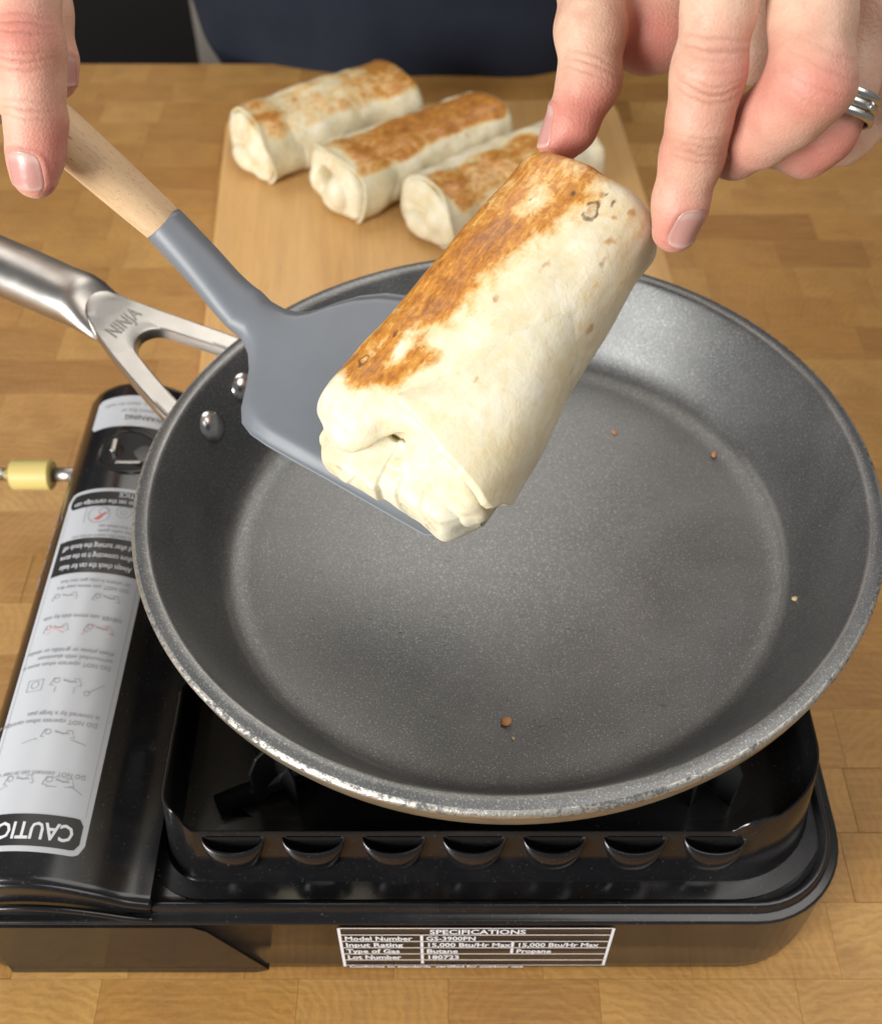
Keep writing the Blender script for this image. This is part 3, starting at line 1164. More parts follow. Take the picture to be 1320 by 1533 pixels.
for ang in (45, 135, 225, 315):
    a_ = math.radians(ang)
    d_ = np.array([math.cos(a_), math.sin(a_), 0])
    n_ = np.array([-d_[1], d_[0], 0])
    ctr_ = np.array([-.003, .003, 0])
    zt_ = pan_bottom(ctr_[0] + d_[0] * .085) - .0004
    ol = [(.050, .0605), (.140, .0605), (.1405, .0850), (.136, .0925), (.130, .0935), (.124, zt_ - .006), (.117, zt_ - .0005), (.070, zt_ - .0005), (.062, zt_ - .006), (.061, zt_ - .012), (.070, .0860), (.066, .0780), (.052, .0720)]
    V, F = prism(ol, .0016, lambda u, v, w_: ctr_ + d_ * u + n_ * (w_ + .0008) + np.array([0, 0, v]))
    sup = st('pan_support', V, F, M['satin'], smooth=False, bevel=.0005)
    ol2 = [(-.013, .0602), (.013, .0602), (.013, .0800), (.009, .0915), (.0, .0930), (-.009, .0915), (-.013, .0800)]
    V, F = prism(ol2, .0014, lambda u, v, w_: ctr_ + d_ * (.1285 + w_) + n_ * u + np.array([0, 0, v]))
    st('support_flange', V, F, M['satin'], sup, smooth=False, bevel=.0005)
V, F = lathe([(0, .0605), (.048, .0605), (.050, .0625), (.046, .068), (.036, .070), (.036, .083), (.041, .085), (.041, .089), (.036, .0915), (.020, .0905), (0, .088)], 56)
bur = st('burner', V + np.array([-.003, .003, 0]), F, M['satin'], flat_angle=45)
V, F = lathe([(.0412, .0852), (.0424, .0860), (.0424, .0882), (.0412, .0890)], 56)
st('brass_ring', V + np.array([-.003, .003, 0]), F, M['brass'], bur)
# igniter with its brass tip
V, F = tube([(-.066, -.060, .060), (-.074, -.0755, .0760), (-.0785, -.0810, .0840)], .0042, 12)
ig = st('igniter_bracket', V, F, M['satin'])
V, F = tube([(-.0870, -.0845, .0850), (-.0895, -.0860, .0862)], [.0030, .0024], 12)
st('igniter_tip', V, F, M['brass'], ig)
V, F = tube([(-.0785, -.0810, .0840), (-.0870, -.0845, .0850)], .0024, 10)
st('igniter_rod', V, F, M['steel'], ig)
V, F = tube([(-.118, -.098, .0625), (-.09, -.086, .066), (-.05, -.07, .066)], .0045, 12)
st('gas_pipe', V, F, M['satin'])

# ---- specification plate printed on the face towards the camera
YF = SY0 + .0016


def face_pt(x, z, lift=.0006):
    ins = np.interp(z, [.0008, .003, .010], [.0018, .0008, 0])
    return np.stack([x + 0 * z, SY0 + ins - lift + 0 * x, z + 0 * x], -1)


SPX0, SPX1, SPZ0, SPZ1 = -.0660, .0435, .0060, .0488
plate = st('specification_plate', [face_pt(np.array(x), np.array(z), .0003) for x, z in ((SPX0 - .0004, SPZ0 - .0004), (SPX1 + .0004, SPZ0 - .0004), (SPX1 + .0004, SPZ1 + .0004), (SPX0 - .0004, SPZ1 + .0004))], [(0, 1, 2, 3)], M['satin'], smooth=False)
tag(plate, 'white printed specification table on the black stove face')
rows_z = np.linspace(SPZ1, SPZ0 + .002, 7)
rl = []


def bar(x0, x1, z0, z1):
    return np.array([face_pt(np.array(x), np.array(z)) for x, z in ((x0, z0), (x1, z0), (x1, z1), (x0, z1))]), [(0, 1, 2, 3)]


for z in rows_z[:-1]:
    rl.append(bar(SPX0, SPX1, z - .00035, z + .00035))
rl.append(bar(SPX0, SPX1, SPZ0 + .0018, SPZ0 + .0026))
for x_, za, zb in ((SPX0, SPZ0, SPZ1), (SPX1, SPZ0 + .0018, SPZ1), (-.0330, rows_z[5] - .004, rows_z[1]), (.0040, rows_z[4], rows_z[2])):
    rl.append(bar(x_ - .0006, x_ + .0006, za, zb))
V, F = join(rl)
st('table_lines', V, F, M['print_white'], plate, smooth=False)


def face_text(s, size, x, z, align='LEFT', width=None):
    V, F = text_mesh(s, size, align, .00015)
    if width:
        V[:, 0] *= width / (V[:, 0].max() - min(0, V[:, 0].min()) if align == 'LEFT' else V[:, 0].max() - V[:, 0].min())
    st('lettering', face_pt(V[:, 0] + x, V[:, 1] + z, .0007), F, M['print_white'], plate, smooth=False)


rz = rows_z
hh = rz[0] - rz[1]
face_text('SPECIFICATIONS', .0062, -.0105, rz[1] + .0013, 'CENTER', .0385)
for k, (a_, b_, c_) in enumerate((('Model Number', 'GS-3900PN', None), ('Input Rating', '15,000 Btu/Hr Max', '15,000 Btu/Hr Max'), ('Type of Gas', 'Butane', 'Propane'), ('Lot Number', '180723', None))):
    z = rz[k + 2] + .0013
    wd = (.0275, .0235, .0220, .0225)[k]
    face_text(a_, .0058, SPX0 + .0018, z, 'LEFT', wd)
    face_text(b_, .0058, -.0312, z, 'LEFT', (.0200, .0345, .0130, .0135)[k])
    if c_:
        face_text(c_, .0058, .0058, z, 'LEFT', (.0, .0335, .0145, 0)[k])
face_text('Conforms to standards  certified for outdoor use', .0040, SPX0 + .0018, SPZ0 - .0022 + .0010, 'LEFT', .0740)

# ================================================================== FRYING PAN
pan = empty('frying_pan', (0, 0, .16))
tag(pan, 'dark grey nonstick frying pan with steel handle on the stove', 'frying pan')
tilt = Matrix.Rotation(-math.radians(1.99), 4, 'Y')
pan.rotation_euler = (0, -math.radians(1.99), 0)
inner = catmull([(.1440, -.0002), (.1426, -.0018), (.1398, -.0075), (.1345, -.0190), (.1280, -.0310), (.1240, -.0374), (.1195, -.0418), (.1135, -.0438), (.105, -.0440), (.09, -.0440), (.05, -.0438), (.012, -.0436), (.0002, -.0436)], 5)
V, F = lathe([tuple(p) for p in inner], 160)
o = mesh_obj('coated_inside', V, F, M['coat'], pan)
fix_normals(o)
o.data.flip_normals() if o.data.polygons[0].normal.z < 0 else None
V, F = lathe([(.1440, -.0002), (.1450, .0003), (.1470, .0002), (.1490, -.0006)], 160)
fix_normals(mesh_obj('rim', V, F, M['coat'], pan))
V, F = lathe([(.1490, -.0006), (.1500, -.0011), (.1507, -.0020), (.1506, -.0034), (.1496, -.0044)], 160)
fix_normals(mesh_obj('worn_edge', V, F, M['rim'], pan))
V, F = lathe([(.1496, -.0044), (.1498, -.0060), (.1492, -.0095), (.1474, -.0140), (.1440, -.0195), (.1385, -.0280), (.1305, -.0380), (.1262, -.0445), (.1215, -.0480), (.1150, -.0490), (.06, -.0490), (.0005, -.0490)], 160)
fix_normals(mesh_obj('outer_shell', V, F, M['panout'], pan))
# rivets
hd = unit(np.array([-.140, .078, 0]))      # the way the handle points, in plan
ht = np.array([-hd[1], hd[0], 0])
for tpos in (-.0220, .0060):
    rr = .1375
    cpos = hd * rr + ht * tpos * -1
    cpos = unit(cpos) * rr
    nrm = unit(np.array([-unit(cpos)[0], -unit(cpos)[1], .52]))
    V, F = lathe([(.0082, -.001), (.0080, .0006), (.0066, .0027), (.0040, .0041), (.0001, .0047)], 28)
    q = Vector(nrm).to_track_quat('Z', 'Y').to_matrix()
    V = np.array([tuple(q @ Vector(v)) for v in V]) + np.array([cpos[0], cpos[1], -.0150]) 
    fix_normals(mesh_obj('rivet', V, F, M['polished'], pan))
# handle
hnd = empty('handle', (0, 0, 0))
hnd.parent = pan


def hp(r, t, z):
    return hd * r + ht * t + np.array([0, 0, z])


sec = []
a = np.linspace(0, 2 * PI, 28, endpoint=False)
for r, z, wy, wz in ((.1990, .0002, .0115, .0040), (.2060, .0040, .0136, .0056), (.2120, .0070, .0141, .0078), (.2165, .0092, .0143, .0100), (.2220, .0106, .0144, .0112), (.2340, .0110, .0143, .0112), (.2480, .0122, .0144, .0117), (.29, .0150, .0147, .0120), (.33, .0178, .0150, .0122), (.355, .0192, .0140, .0112), (.361, .0195, .0085, .0070)):
    sec.append(np.array([hp(r, wy * math.copysign(abs(math.cos(q)) ** .85, math.cos(q)), z + wz * math.sin(q)) for q in a]))
V, F = loft(sec)
fix_normals(mesh_obj('grip', V, F, M['steel'], hnd))


# forked bracket: a Y of steel with an eye between the arms
def resample(P, n):
    P = np.asarray(P, float)
    L = np.r_[0, np.cumsum(np.linalg.norm(np.diff(P, axis=0), axis=1))]
    s_ = np.linspace(0, L[-1], n)
    return np.stack([np.interp(s_, L, P[:, 0]), np.interp(s_, L, P[:, 1])], -1)


NF = 61
outl = resample(catmull([(.1420, .0325), (.1580, .0290), (.1800, .0218), (.2000, .0142), (.2105, .0085), (.2140, 0), (.2105, -.0085), (.2000, -.0142), (.1800, -.0218), (.1580, -.0290), (.1420, -.0325)], 8), NF)
eye = resample(catmull([(.1420, .0215), (.1560, .0185), (.1760, .0122), (.1850, .0080), (.1885, 0), (.1850, -.0080), (.1760, -.0122), (.1560, -.0185), (.1420, -.0215)], 8), NF)


def fork3(u, v, w_):
    zc = np.interp(u, [.140, .155, .172, .190, .202, .2145], [-.0130, -.0090, -.0035, .0030, .0085, .0172])
    return hp(u, v, zc + w_)


FT = .0056
sec = []
for (ou, ov), (iu, iv) in zip(outl, eye):
    d_ = unit(np.array([iu - ou, iv - ov]))
    b1, b2 = np.array([ou, ov]), np.array([iu, iv])
    cr = .0014
    sec.append(np.array([fork3(*(b1 + d_ * cr), 0)] + [fork3(*((b1 + d_ * cr) * (1 - q) + (b2 - d_ * cr) * q), 0) for q in (.2, .4, .6, .8)] + [fork3(*(b2 - d_ * cr), 0), fork3(*(b2 - d_ * cr * .3), -cr * .3), fork3(*b2, -cr), fork3(*b2, -FT), fork3(*b1, -FT), fork3(*b1, -cr), fork3(*(b1 + d_ * cr * .3), -cr * .3)]))
V, F = loft(sec)
fork = fix_normals(mesh_obj('fork', V, F, M['steel'], hnd, True, 0, 24))
# pressed lettering: reads from the arm nearer the stove to the far arm
V, F = text_mesh('NINJA', .0086, 'CENTER', .0001, 1.05)
V[:, 0] *= .0190 / (V[:, 0].max() - V[:, 0].min())
V[:, 1] -= .5 * (V[:, 1].max() + V[:, 1].min())
P = np.array([fork3(.1962 + p[1], p[0] * -1, .0003) for p in V])
mesh_obj('lettering', P, F, M['emboss'], hnd, False)

# ================================================================== BURRITOS
def tube_field(fld, wy, wz, p, L0, L1, kr, warp=0.0, seed=1, slant=0.0):
    """wy, wz: functions of x; closed tube of super-elliptic section with rounded ends"""
    X, Y, Z = fld.pts()
    if warp:
        g = np.stack(np.broadcast_arrays(X, Y, Z), -1)
        nz = vnoise(g, 38, seed) * warp + vnoise(g, 90, seed + 3) * warp * .35
    else:
        nz = 0
    a_, b_ = wy(X), wz(X)
    q = (np.abs(Y / a_) ** p + np.abs(Z / b_) ** p) ** (1 / p)
    d = (q - 1) * np.minimum(a_, b_) + nz
    e = np.maximum(-L0 - X - slant * Z, X - L1) + 0 * d
    # rounded intersection
    d = -smin(-d, -e, kr)
    return d.astype(np.float32)


def place(o, origin, R):
    m = Matrix.Identity(4)
    for i in range(3):
        for j in range(3):
            m[j][i] = R[i][j]
        m[i][3] = origin[i]
    o.matrix_world = m


def blob(P, c, r):
    return np.exp(-(((P - np.asarray(c)) / np.asarray(r)) ** 2).sum(-1))


# ---- the burrito held up on the spatula
bN, bF = at(600, 690, .385), at(885, 310, .412)
ba_ = unit(bF - bN)
bC = (bN + bF) / 2
bb_ = np.array([-.72, .55, .1])
bb_ = unit(bb_ - ba_ * (ba_ @ bb_))
bn_ = np.cross(ba_, bb_)
BR = np.array([ba_, bb_, bn_])


def toast_main(V, endm=0.0):
    """how far the dry side of the tortilla has browned, along a strip left of the top"""
    u, v, w_ = V.T
    edge = np.interp(u, [-.06, -.045, -.036, -.02, -.005, .01, .03, .045, .06], [.010, .006, .001, .003, .004, .000, -.006, -.004, -.012])
    edge = edge + .0035 * vnoise(V, 95, 12) + .0018 * vnoise(V, 260, 14)
    t = .90 * sstep(-.0060, .0065, v - edge) * sstep(-.055, -.046, u + .004 * vnoise(V, 120, 15)) * (w_ > -.016)
    t -= .95 * blob(V, (-.0235, .0050, .0255), (.0046, .0040, .02)) + .75 * blob(V, (-.034, .0135, .0235), (.0060, .0030, .02)) + .45 * blob(V, (-.012, .004, .0255), (.004, .003, .02))
    t += .30 * blob(V, (.018, .012, .024), (.013, .006, .02)) + .3 * blob(V, (-.010, .0150, .022), (.010, .006, .02)) + .35 * blob(V, (-.043, .011, .025), (.006, .006, .02))
    t -= .30 * blob(V, (.036, .008, .025), (.008, .004, .02)) + .25 * blob(V, (.004, .006, .025), (.006, .003, .02)) + .35 * blob(V, (.055, .004, .024), (.006, .004, .02))
    t += .18 * vnoise(V * np.array([.5, 1.6, 1]), 160, 17)
    t += .8 * sstep(-.017, -.023, w_) * (1 - endm) * (v < 0)
    t = np.clip(t, 0, 1.25)
    return np.where(u < -.056, t * .15, t)


def held_burrito():
    h = .00065
    fld = Field((-.084, -.041, -.034), (.072, .041, .034), h)
    wy = lambda x: .0298 + .0048 * np.clip((.045 - x) / .105, 0, 1) - .0008 * sstep(.03, .06, x)
    wz = lambda x: .0250 + .0008 * np.cos(x * 60) - .0012 * sstep(-.04, -.06, x)
    d = tube_field(fld, wy, wz, 2.7, .0640, .0610, .007, .0009, 1, -.06)
    I = np.eye(3)

    def rot(ax, deg):
        return np.array(Matrix.Rotation(math.radians(deg), 3, ax)).T

    # the folded near end: the middle dips in, a rounded lobe on the left hangs over a tongue turned up from below
    fld.ellipsoid(d, (-.0850, -.0060, .0190), rot('Y', 0), (.0310, .0260, .0180), .006, True)
    fld.ellipsoid(d, (-.0530, .0175, .0100), rot('Z', 8), (.0165, .0142, .0125), .004)
    fld.ellipsoid(d, (-.0670, .0160, -.0010), rot('X', -14), (.0135, .0190, .0011), .0016, True)
    fld.ellipsoid(d, (-.0680, .0020, .0085), rot('X', -28), (.0190, .0125, .0050), .0025, True)
    # flat underside where it lies on the blade
    X, Y, Z = fld.pts()
    d = -smin(-d, (Z + .0243 + 0 * d).astype(np.float32), .0025)
    V, F = fld.mesh(d)
    V = relax(V, F, 2, .5)
    N = vnormals(V, F)
    endm = sstep(-.052, -.061, V[:, 0])
    wr = vnoise(V * np.array([.45, 1.5, 1.5]), 75, 51) * .00045 + vnoise(V * np.array([.5, 1.6, 1.6]), 160, 52) * .0002 + vnoise(V * np.array([1, 2.2, .8]), 120, 5) * .0005 * endm + vnoise(V, 260, 8) * .00018 * (endm + .25)
    V = V + N * wr[:, None]
    root = fast_mesh('burrito', V, F, M['tort'])
    u, v, w_ = V.T
    t = toast_main(V, endm)
    set_attr(root, 'toast', t)
    V0 = V
    V = V + .0011 * np.stack([vnoise(V, 380, 21), vnoise(V, 380, 22), vnoise(V, 380, 23)], -1)
    u, v, w_ = V.T
    sp = 0
    for c, r in (((.0163, -.0095, .025), (.0032, .0016, .01)), ((.0503, -.0100, .0249), (.0016, .0016, .01)), ((.052, -.0209, .0211), (.0022, .0014, .01)), ((.047, -.0005, .0255), (.0035, .0012, .01)),
                 ((.038, -.021, .021), (.0018, .0012, .01)), ((.030, -.0235, .019), (.0024, .0011, .01)), ((.046, -.0185, .0225), (.0012, .0010, .01)), ((.012, -.0291, .0095), (.003, .01, .0022)),
                 ((-.0298, -.0288, .0105), (.0022, .01, .0016)), ((-.002, -.003, .0255), (.0016, .0013, .01)), ((.043, -.0104, .0249), (.0040, .0024, .01)),
                 ((-.062, -.010, -.006), (.01, .0022, .0018)), ((-.068, -.011, -.018), (.01, .0045, .0010)), ((-.066, -.019, -.014), (.01, .0016, .0030)), ((-.060, .021, -.006), (.01, .0018, .0015)),
                 ((-.052, .021, .008), (.0016, .0016, .01)), ((-.030, -.014, .0245), (.0018, .0010, .01))):
        sp = sp + blob(V, c, r)
    set_attr(root, 'spot', np.clip(sp, 0, 1))
    ch = 0
    for c, ra, rb in (((.0430, -.0105, .0249), .0036, .0021), ((-.0425, .0235, .0190), .0026, .0017)):
        dd = np.sqrt(((u - c[0]) / ra) ** 2 + ((v - c[1]) / rb) ** 2 + ((w_ - c[2]) / .012) ** 2)
        ch = ch + np.exp(-((dd - 1) / .28) ** 2)
    for c in ((.0458, -.0010, .0255), (.0515, -.0112, .0248), (-.0520, .0270, .008), (.0375, .0095, .025), (.0505, -.0150, .0240), (-.029, .0200, .0215)):
        ch = ch + 1.1 * blob(V, c, (.0014, .0009, .008))
    set_attr(root, 'char', np.clip(ch, 0, 1.1))

    # outer flap of the tortilla: a sheet that ends in a clean lip over the folded end
    def section(th, x, off):
        a_ = float(wy(np.array(x))) + off
        b_ = float(wz(np.array(x))) + off
        c_, s_ = math.cos(th), math.sin(th)
        p = 2 / 2.7
        return np.array([x, a_ * math.copysign(abs(c_) ** p, c_), max(b_ * math.copysign(abs(s_) ** p, s_), -.0243 - off * .5)])

    ths = np.radians(np.linspace(80, 246, 80))
    xs = np.linspace(0, 1, 60)

    def lip(th):
        g = math.degrees(th)
        return np.interp(g, [80, 88, 113, 140, 160, 168, 180, 200, 246], [-.0440, -.0490, -.0553, -.0580, -.0598, -.0590, -.0530, -.0470, -.0450])

    outer, inn = [], []
    for th in ths:
        g = math.degrees(th)
        ro, ri = [], []
        for s_ in xs:
            x = lip(th) + (.040 - lip(th)) * s_ ** 1.25
            k = sstep(81, 81 + np.interp(x, [-.048, -.02], [9, 60]), g) * sstep(247, 236, g)
            fade = k * sstep(.020, -.038, x)
            nz_ = .00055 * float(vnoise(np.array([[x, math.cos(th) * .03, math.sin(th) * .03]]), 55, 4)[0])
            flare = .0020 * sstep(.015, -.060, x) * k * sstep(110, 175, g)
            ro.append(section(th, x, -.0012 + (.0040 + nz_) * fade + flare))
            ri.append(section(th, x, -.0016 + (.0012 + nz_) * fade + flare - .0008 * sstep(-.040, -.056, x)))
        outer.append(ro)
        inn.append(ri)
    outer, inn = np.array(outer), np.array(inn)
    nt, nx = outer.shape[:2]
    # rounded lip
    mid = (outer[:, :1] + inn[:, :1]) / 2
    mid[:, :, 0] -= .0014
    G = np.concatenate([inn[:, ::-1], mid, outer], axis=1)
    nx2 = G.shape[1]
    Vf = G.reshape(-1, 3)
    Ff = np.array([(i * nx2 + j, (i + 1) * nx2 + j, (i + 1) * nx2 + j + 1, i * nx2 + j + 1) for i in range(nt - 1) for j in range(nx2 - 1)])
    fl = fast_mesh('outer_flap', Vf, Ff, M['tort'], root)
    u, v, w_ = Vf.T
    t = toast_main(Vf)
    set_attr(fl, 'toast', t)
    sp = 0
    for c, r in (((.0163, -.0095, .027), (.0032, .0016, .01)), ((.012, -.0300, .0095), (.003, .01, .0022)), ((-.0298, -.0300, .0105), (.0022, .01, .0016)), ((-.002, -.003, .0265), (.0016, .0013, .01)), ((-.030, -.014, .0260), (.0018, .0010, .01)), ((-.004, -.031, .006), (.005, .01, .0016))):
        sp = sp + .7 * blob(Vf, c, r)
    set_attr(fl, 'spot', np.clip(sp, 0, 1))
    set_attr(fl, 'char', 0 * u)
    # tongue of tortilla turned up from below and tucked under the lobe: a thin pleated sheet
    nv, nq = 150, 90
    vs, qs = np.linspace(-.0300, .0338, nv), np.linspace(0, 1, nq)
    VV, QQ = np.meshgrid(vs, qs, indexing='ij')
    wtop = np.interp(VV, [-.030, -.020, -.010, -.002, .004, .012, .022, .032], [.0005, .0030, .0045, .0055, .0045, .0025, -.0005, -.0045])
    q2 = np.clip((QQ - .12) / .88, 0, 1)                    # the first stretch lies under the roll
    W = -.0246 + (wtop + .0246) * q2
    vp = (VV - .001) / (1 - .62 * q2)                        # pleats run together at the tuck
    vp = vp + .0022 * vnoise(np.stack([VV, 0 * VV, W], -1), 90, 31)
    ple = 0
    for c0, am, ln in ((-.0280, .0008, .016), (-.0100, .0015, .018), (.0050, .0026, .018), (.0215, .0007, .015)):
        t_ = vp - c0
        ple = ple + am * (sstep(-.0022, .0, t_) * (1 - sstep(0, ln, t_)))
    bulge = .0030 * np.sin(PI * np.clip(q2, 0, 1)) ** .8
    tuck = .0125 * sstep(.74, 1.0, q2)
    edge = .0150 * sstep(.0215, .0335, -VV) + .0070 * sstep(.0270, .0340, VV) + .0030 * sstep(.012, 0, QQ * .1)
    Usheet = -.0672 - .0018 * sstep(.0, .025, VV) - bulge - ple * sstep(.02, .55, q2) * (1 - .5 * sstep(.8, 1, q2)) + tuck + edge * .9 + .0105 * (1 - np.clip(QQ / .12, 0, 1))
    Usheet = Usheet + .0007 * vnoise(np.stack([VV, 0 * VV, W], -1), 150, 33) - .0022 * blob(np.stack([VV, W], -1), (-.020, -.0225), (.008, .006))
    W = W - .0009 * (ple > .0008) * sstep(.3, 0, q2) * 0 + .0008 * vnoise(np.stack([VV, 0 * VV, W], -1), 120, 35) * sstep(.0, .2, q2)
    top_s = np.stack([Usheet, VV * (1 + .02 * np.sin(PI * q2)), W], -1)
    bot_s = top_s + np.array([.0016, 0, 0])
    G = np.concatenate([top_s, bot_s[:, ::-1]], axis=1)
    n2 = G.shape[1]
    Vt = G.reshape(-1, 3)
    Ft = np.array([(i * n2 + j, i * n2 + (j + 1) % n2, (i + 1) * n2 + (j + 1) % n2, (i + 1) * n2 + j) for i in range(nv - 1) for j in range(n2)])
    tg = fast_mesh('tucked_flap', Vt, Ft, M['tort'], root)
    fix_normals(tg)
    u, v, w_ = Vt.T
    set_attr(tg, 'toast', .25 * blob(Vt, (-.068, -.012, -.020), (.02, .010, .004)) + 0 * u)
    sp = 0
    Vd = Vt + .0012 * np.stack([vnoise(Vt, 380, 41), vnoise(Vt, 380, 42), vnoise(Vt, 380, 43)], -1)
    for c, r in (((-.069, -.008, -.008), (.02, .0022, .0018)), ((-.069, -.006, -.0215), (.02, .0050, .0010)), ((-.069, -.017, -.013), (.02, .0014, .0034)), ((-.068, .020, -.007), (.02, .0018, .0015)), ((-.069, -.0105, -.016), (.02, .0012, .0022)), ((-.069, -.0125, -.0225), (.02, .0040, .0009))):
        sp = sp + .85 * blob(Vd, c, r)
    set_attr(tg, 'spot', np.clip(sp, 0, 1))
    set_attr(tg, 'char', 0 * u)
    place(root, bC, BR)
    tag(root, 'large toasted burrito held over the frying pan on the grey spatula', 'burrito', 'toasted burritos')
    return root


held = held_burrito()


# ---- the three on the board
def board_burrito(name, p_near, p_far, z_c, wy0, wz0, half, toast_fn, seed, label, taper=0.0, roll=0.0, pocket=True):
    A = atz(*p_near, z_c)
    B = atz(*p_far, z_c)
    ax = unit(B - A)
    C_ = (A + B) / 2
    L = np.linalg.norm(B - A) / 2
    up = np.array([0, 0, 1.0])
    le = np.cross(up, ax)
    R_ = np.array([ax, le, up])
    h = .0011
    fld = Field((-L - .016, -wy0 - .012, -wz0 - .008), (L + .016, wy0 + .012, wz0 + .008), h)
    wy = lambda x: wy0 * (1 + taper * x / L) + .0012 * np.sin(x * 70 + seed)
    wz = lambda x: wz0 * (1 - .04 * np.cos(x * 45 + seed))
    d = tube_field(fld, wy, wz, 2.6, L, L, .0065, .0020, seed)
    X, Y, Z = fld.pts()
    if pocket:
        # rolled end: a spiral of tortilla round an opening
        e1 = np.eye(3)
        fld.ellipsoid(d, (-L - .004, .006, .001), e1, (.020, .0125, .0105), .002, True)
        fld.ellipsoid(d, (-L + .001, -.010, -.001), e1, (.0105, .0105, .0135), .0022)
        fld.ellipsoid(d, (-L + .004, .020, -.004), e1, (.0095, .0075, .0125), .003)
        fld.ellipsoid(d, (-L + .003, -.001, -.013), e1, (.0090, .0160, .0068), .0022)
    else:
        e1 = np.eye(3)
        fld.ellipsoid(d, (-L - .006, .004, .0), e1, (.009, .016, .0045), .004, True)
        fld.ellipsoid(d, (-L + .002, .004, -.010), e1, (.0085, .0170, .0095), .002)
        fld.ellipsoid(d, (-L + .003, -.012, .003), e1, (.008, .0100, .0110), .002)
    d = -smin(-d, (Z + wz0 - .0016 + 0 * d).astype(np.float32), .004)
    V, F = fld.mesh(d)
    V = relax(V, F, 2, .5)
    N = vnormals(V, F)
    V = V + N * (vnoise(V, 120, seed + 2) * .0004)[:, None]
    o = fast_mesh(name, V, F, M['tort'])
    Vq = V + .004 * np.stack([vnoise(V, 70, seed + 31), vnoise(V, 70, seed + 32), .5 * vnoise(V, 70, seed + 33)], -1)
    set_attr(o, 'toast', np.clip(toast_fn(Vq, L, wy0, wz0) + .16 * vnoise(V, 110, seed + 35), 0, 1.2))
    sp = 0
    rs = np.random.RandomState(seed + 40)
    for _ in range(16):
        c = (rs.uniform(-L, L), rs.uniform(-wy0, wy0), rs.uniform(-.3, 1) * wz0)
        sp = sp + .7 * blob(V, c, (.0026, .0022, .012))
    set_attr(o, 'spot', np.clip(sp, 0, 1))
    set_attr(o, 'char', 0 * V[:, 0])
    # the wrap round it: a thin sleeve whose loose edge stands past the folded end
    ths = np.linspace(0, 2 * PI, 96, endpoint=False)
    lipx = -L + .0042 - (.0032 * np.sin(ths * 2 + seed) + .0016 * np.sin(ths * 3 + seed * 2)) * (.25 + .75 * sstep(-.75, .1, np.sin(ths)))
    ts = np.linspace(0, 1, 34)
    G = []
    pw_ = 2 / 2.6
    for th, lx_ in zip(ths, lipx):
        col_ = []
        for side, seq in ((0, ts[::-1]), (1, ts)):
            for t_ in seq:
                x = lx_ + (L * .55) * t_ ** 1.3
                f_ = 1 - sstep(.45, 1.0, t_)
                loose = .0016 * (1 - sstep(0, .25, t_)) * (.5 + .5 * math.sin(th * 2 + seed + 1))
                of = (-.0016 + .0034 * f_ + loose) if side else (-.0022 + .0022 * f_ + loose)
                a_, b_ = float(wy(np.array(max(x, -L)))) + of, float(wz(np.array(max(x, -L)))) + of
                z_ = b_ * math.copysign(abs(math.sin(th)) ** pw_, math.sin(th))
                y_ = a_ * math.copysign(abs(math.cos(th)) ** pw_, math.cos(th))
                wn_ = vnoise(np.array([[x, y_, z_]]), 38, seed)[0] * .0020
                rr2 = 1 - wn_ / wz0
                col_.append((x, y_ * rr2, max(z_ * rr2, -wz0 + .0012)))
        G.append(col_)
    G = np.array(G)
    nt, nx = G.shape[:2]
    Vf = G.reshape(-1, 3)
    Ff = np.array([(i * nx + j, ((i + 1) % nt) * nx + j, ((i + 1) % nt) * nx + j + 1, i * nx + j + 1) for i in range(nt) for j in range(nx - 1)])
    fl = fast_mesh('outer_wrap', Vf, Ff, M['tort'], o)
    fix_normals(fl)
    Vq = Vf + .004 * np.stack([vnoise(Vf, 70, seed + 31), vnoise(Vf, 70, seed + 32), .5 * vnoise(Vf, 70, seed + 33)], -1)
    set_attr(fl, 'toast', np.clip(toast_fn(Vq, L, wy0, wz0) + .16 * vnoise(Vf, 110, seed + 35), 0, 1.2))
    set_attr(fl, 'spot', 0 * Vf[:, 0])
    set_attr(fl, 'char', 0 * Vf[:, 0])
    place(o, (C_[0], C_[1], BZ + wz0 - .0022), R_)
    tag(o, label, 'burrito', 'toasted burritos')
    return o


def toast_a(V, L, wy0, wz0):
    x, y_, z = V.T
    t = sstep(.55, .8, z / wz0) * sstep(-1.02, -.80, x / L) * sstep(1.08, .98, x / L)
    t *= .52 + .25 * sstep(.2, .6, x / L) + .25 * sstep(-.5, -.8, x / L)
    t -= .8 * blob(V, (.25 * L, .7 * wy0, wz0), (.014, .006, .02)) + .7 * blob(V, (-.45 * L, .75 * wy0, wz0), (.014, .006, .02)) + .35 * blob(V, (0, 0, wz0), (.012, .008, .02))
    return t + .5 * sstep(-.75, -.95, z / wz0)


def toast_b(V, L, wy0, wz0):
    x, y_, z = V.T
    t = 1.0 * sstep(.62, .82, z / wz0) * sstep(-1.0, -.85, x / L) * sstep(.98, .9, x / L)
    t -= .55 * sstep(-.25, -.6, x / L) * sstep(.3, .8, y_ / wy0 + .3 * 0) + .15 * sstep(-.2, -.7, x / L)
    t -= .9 * sstep(.5, .8, y_ / wy0)
    return t + .7 * sstep(-.7, -.95, z / wz0)


def toast_c(V, L, wy0, wz0):
    x, y_, z = V.T
    t = .80 * sstep(.45, .75, z / wz0) * sstep(-.92, -.80, x / L) * sstep(.55, .4, x / L) * sstep(.55, .2, y_ / wy0)
    return t + .3 * sstep(-.75, -.95, z / wz0)


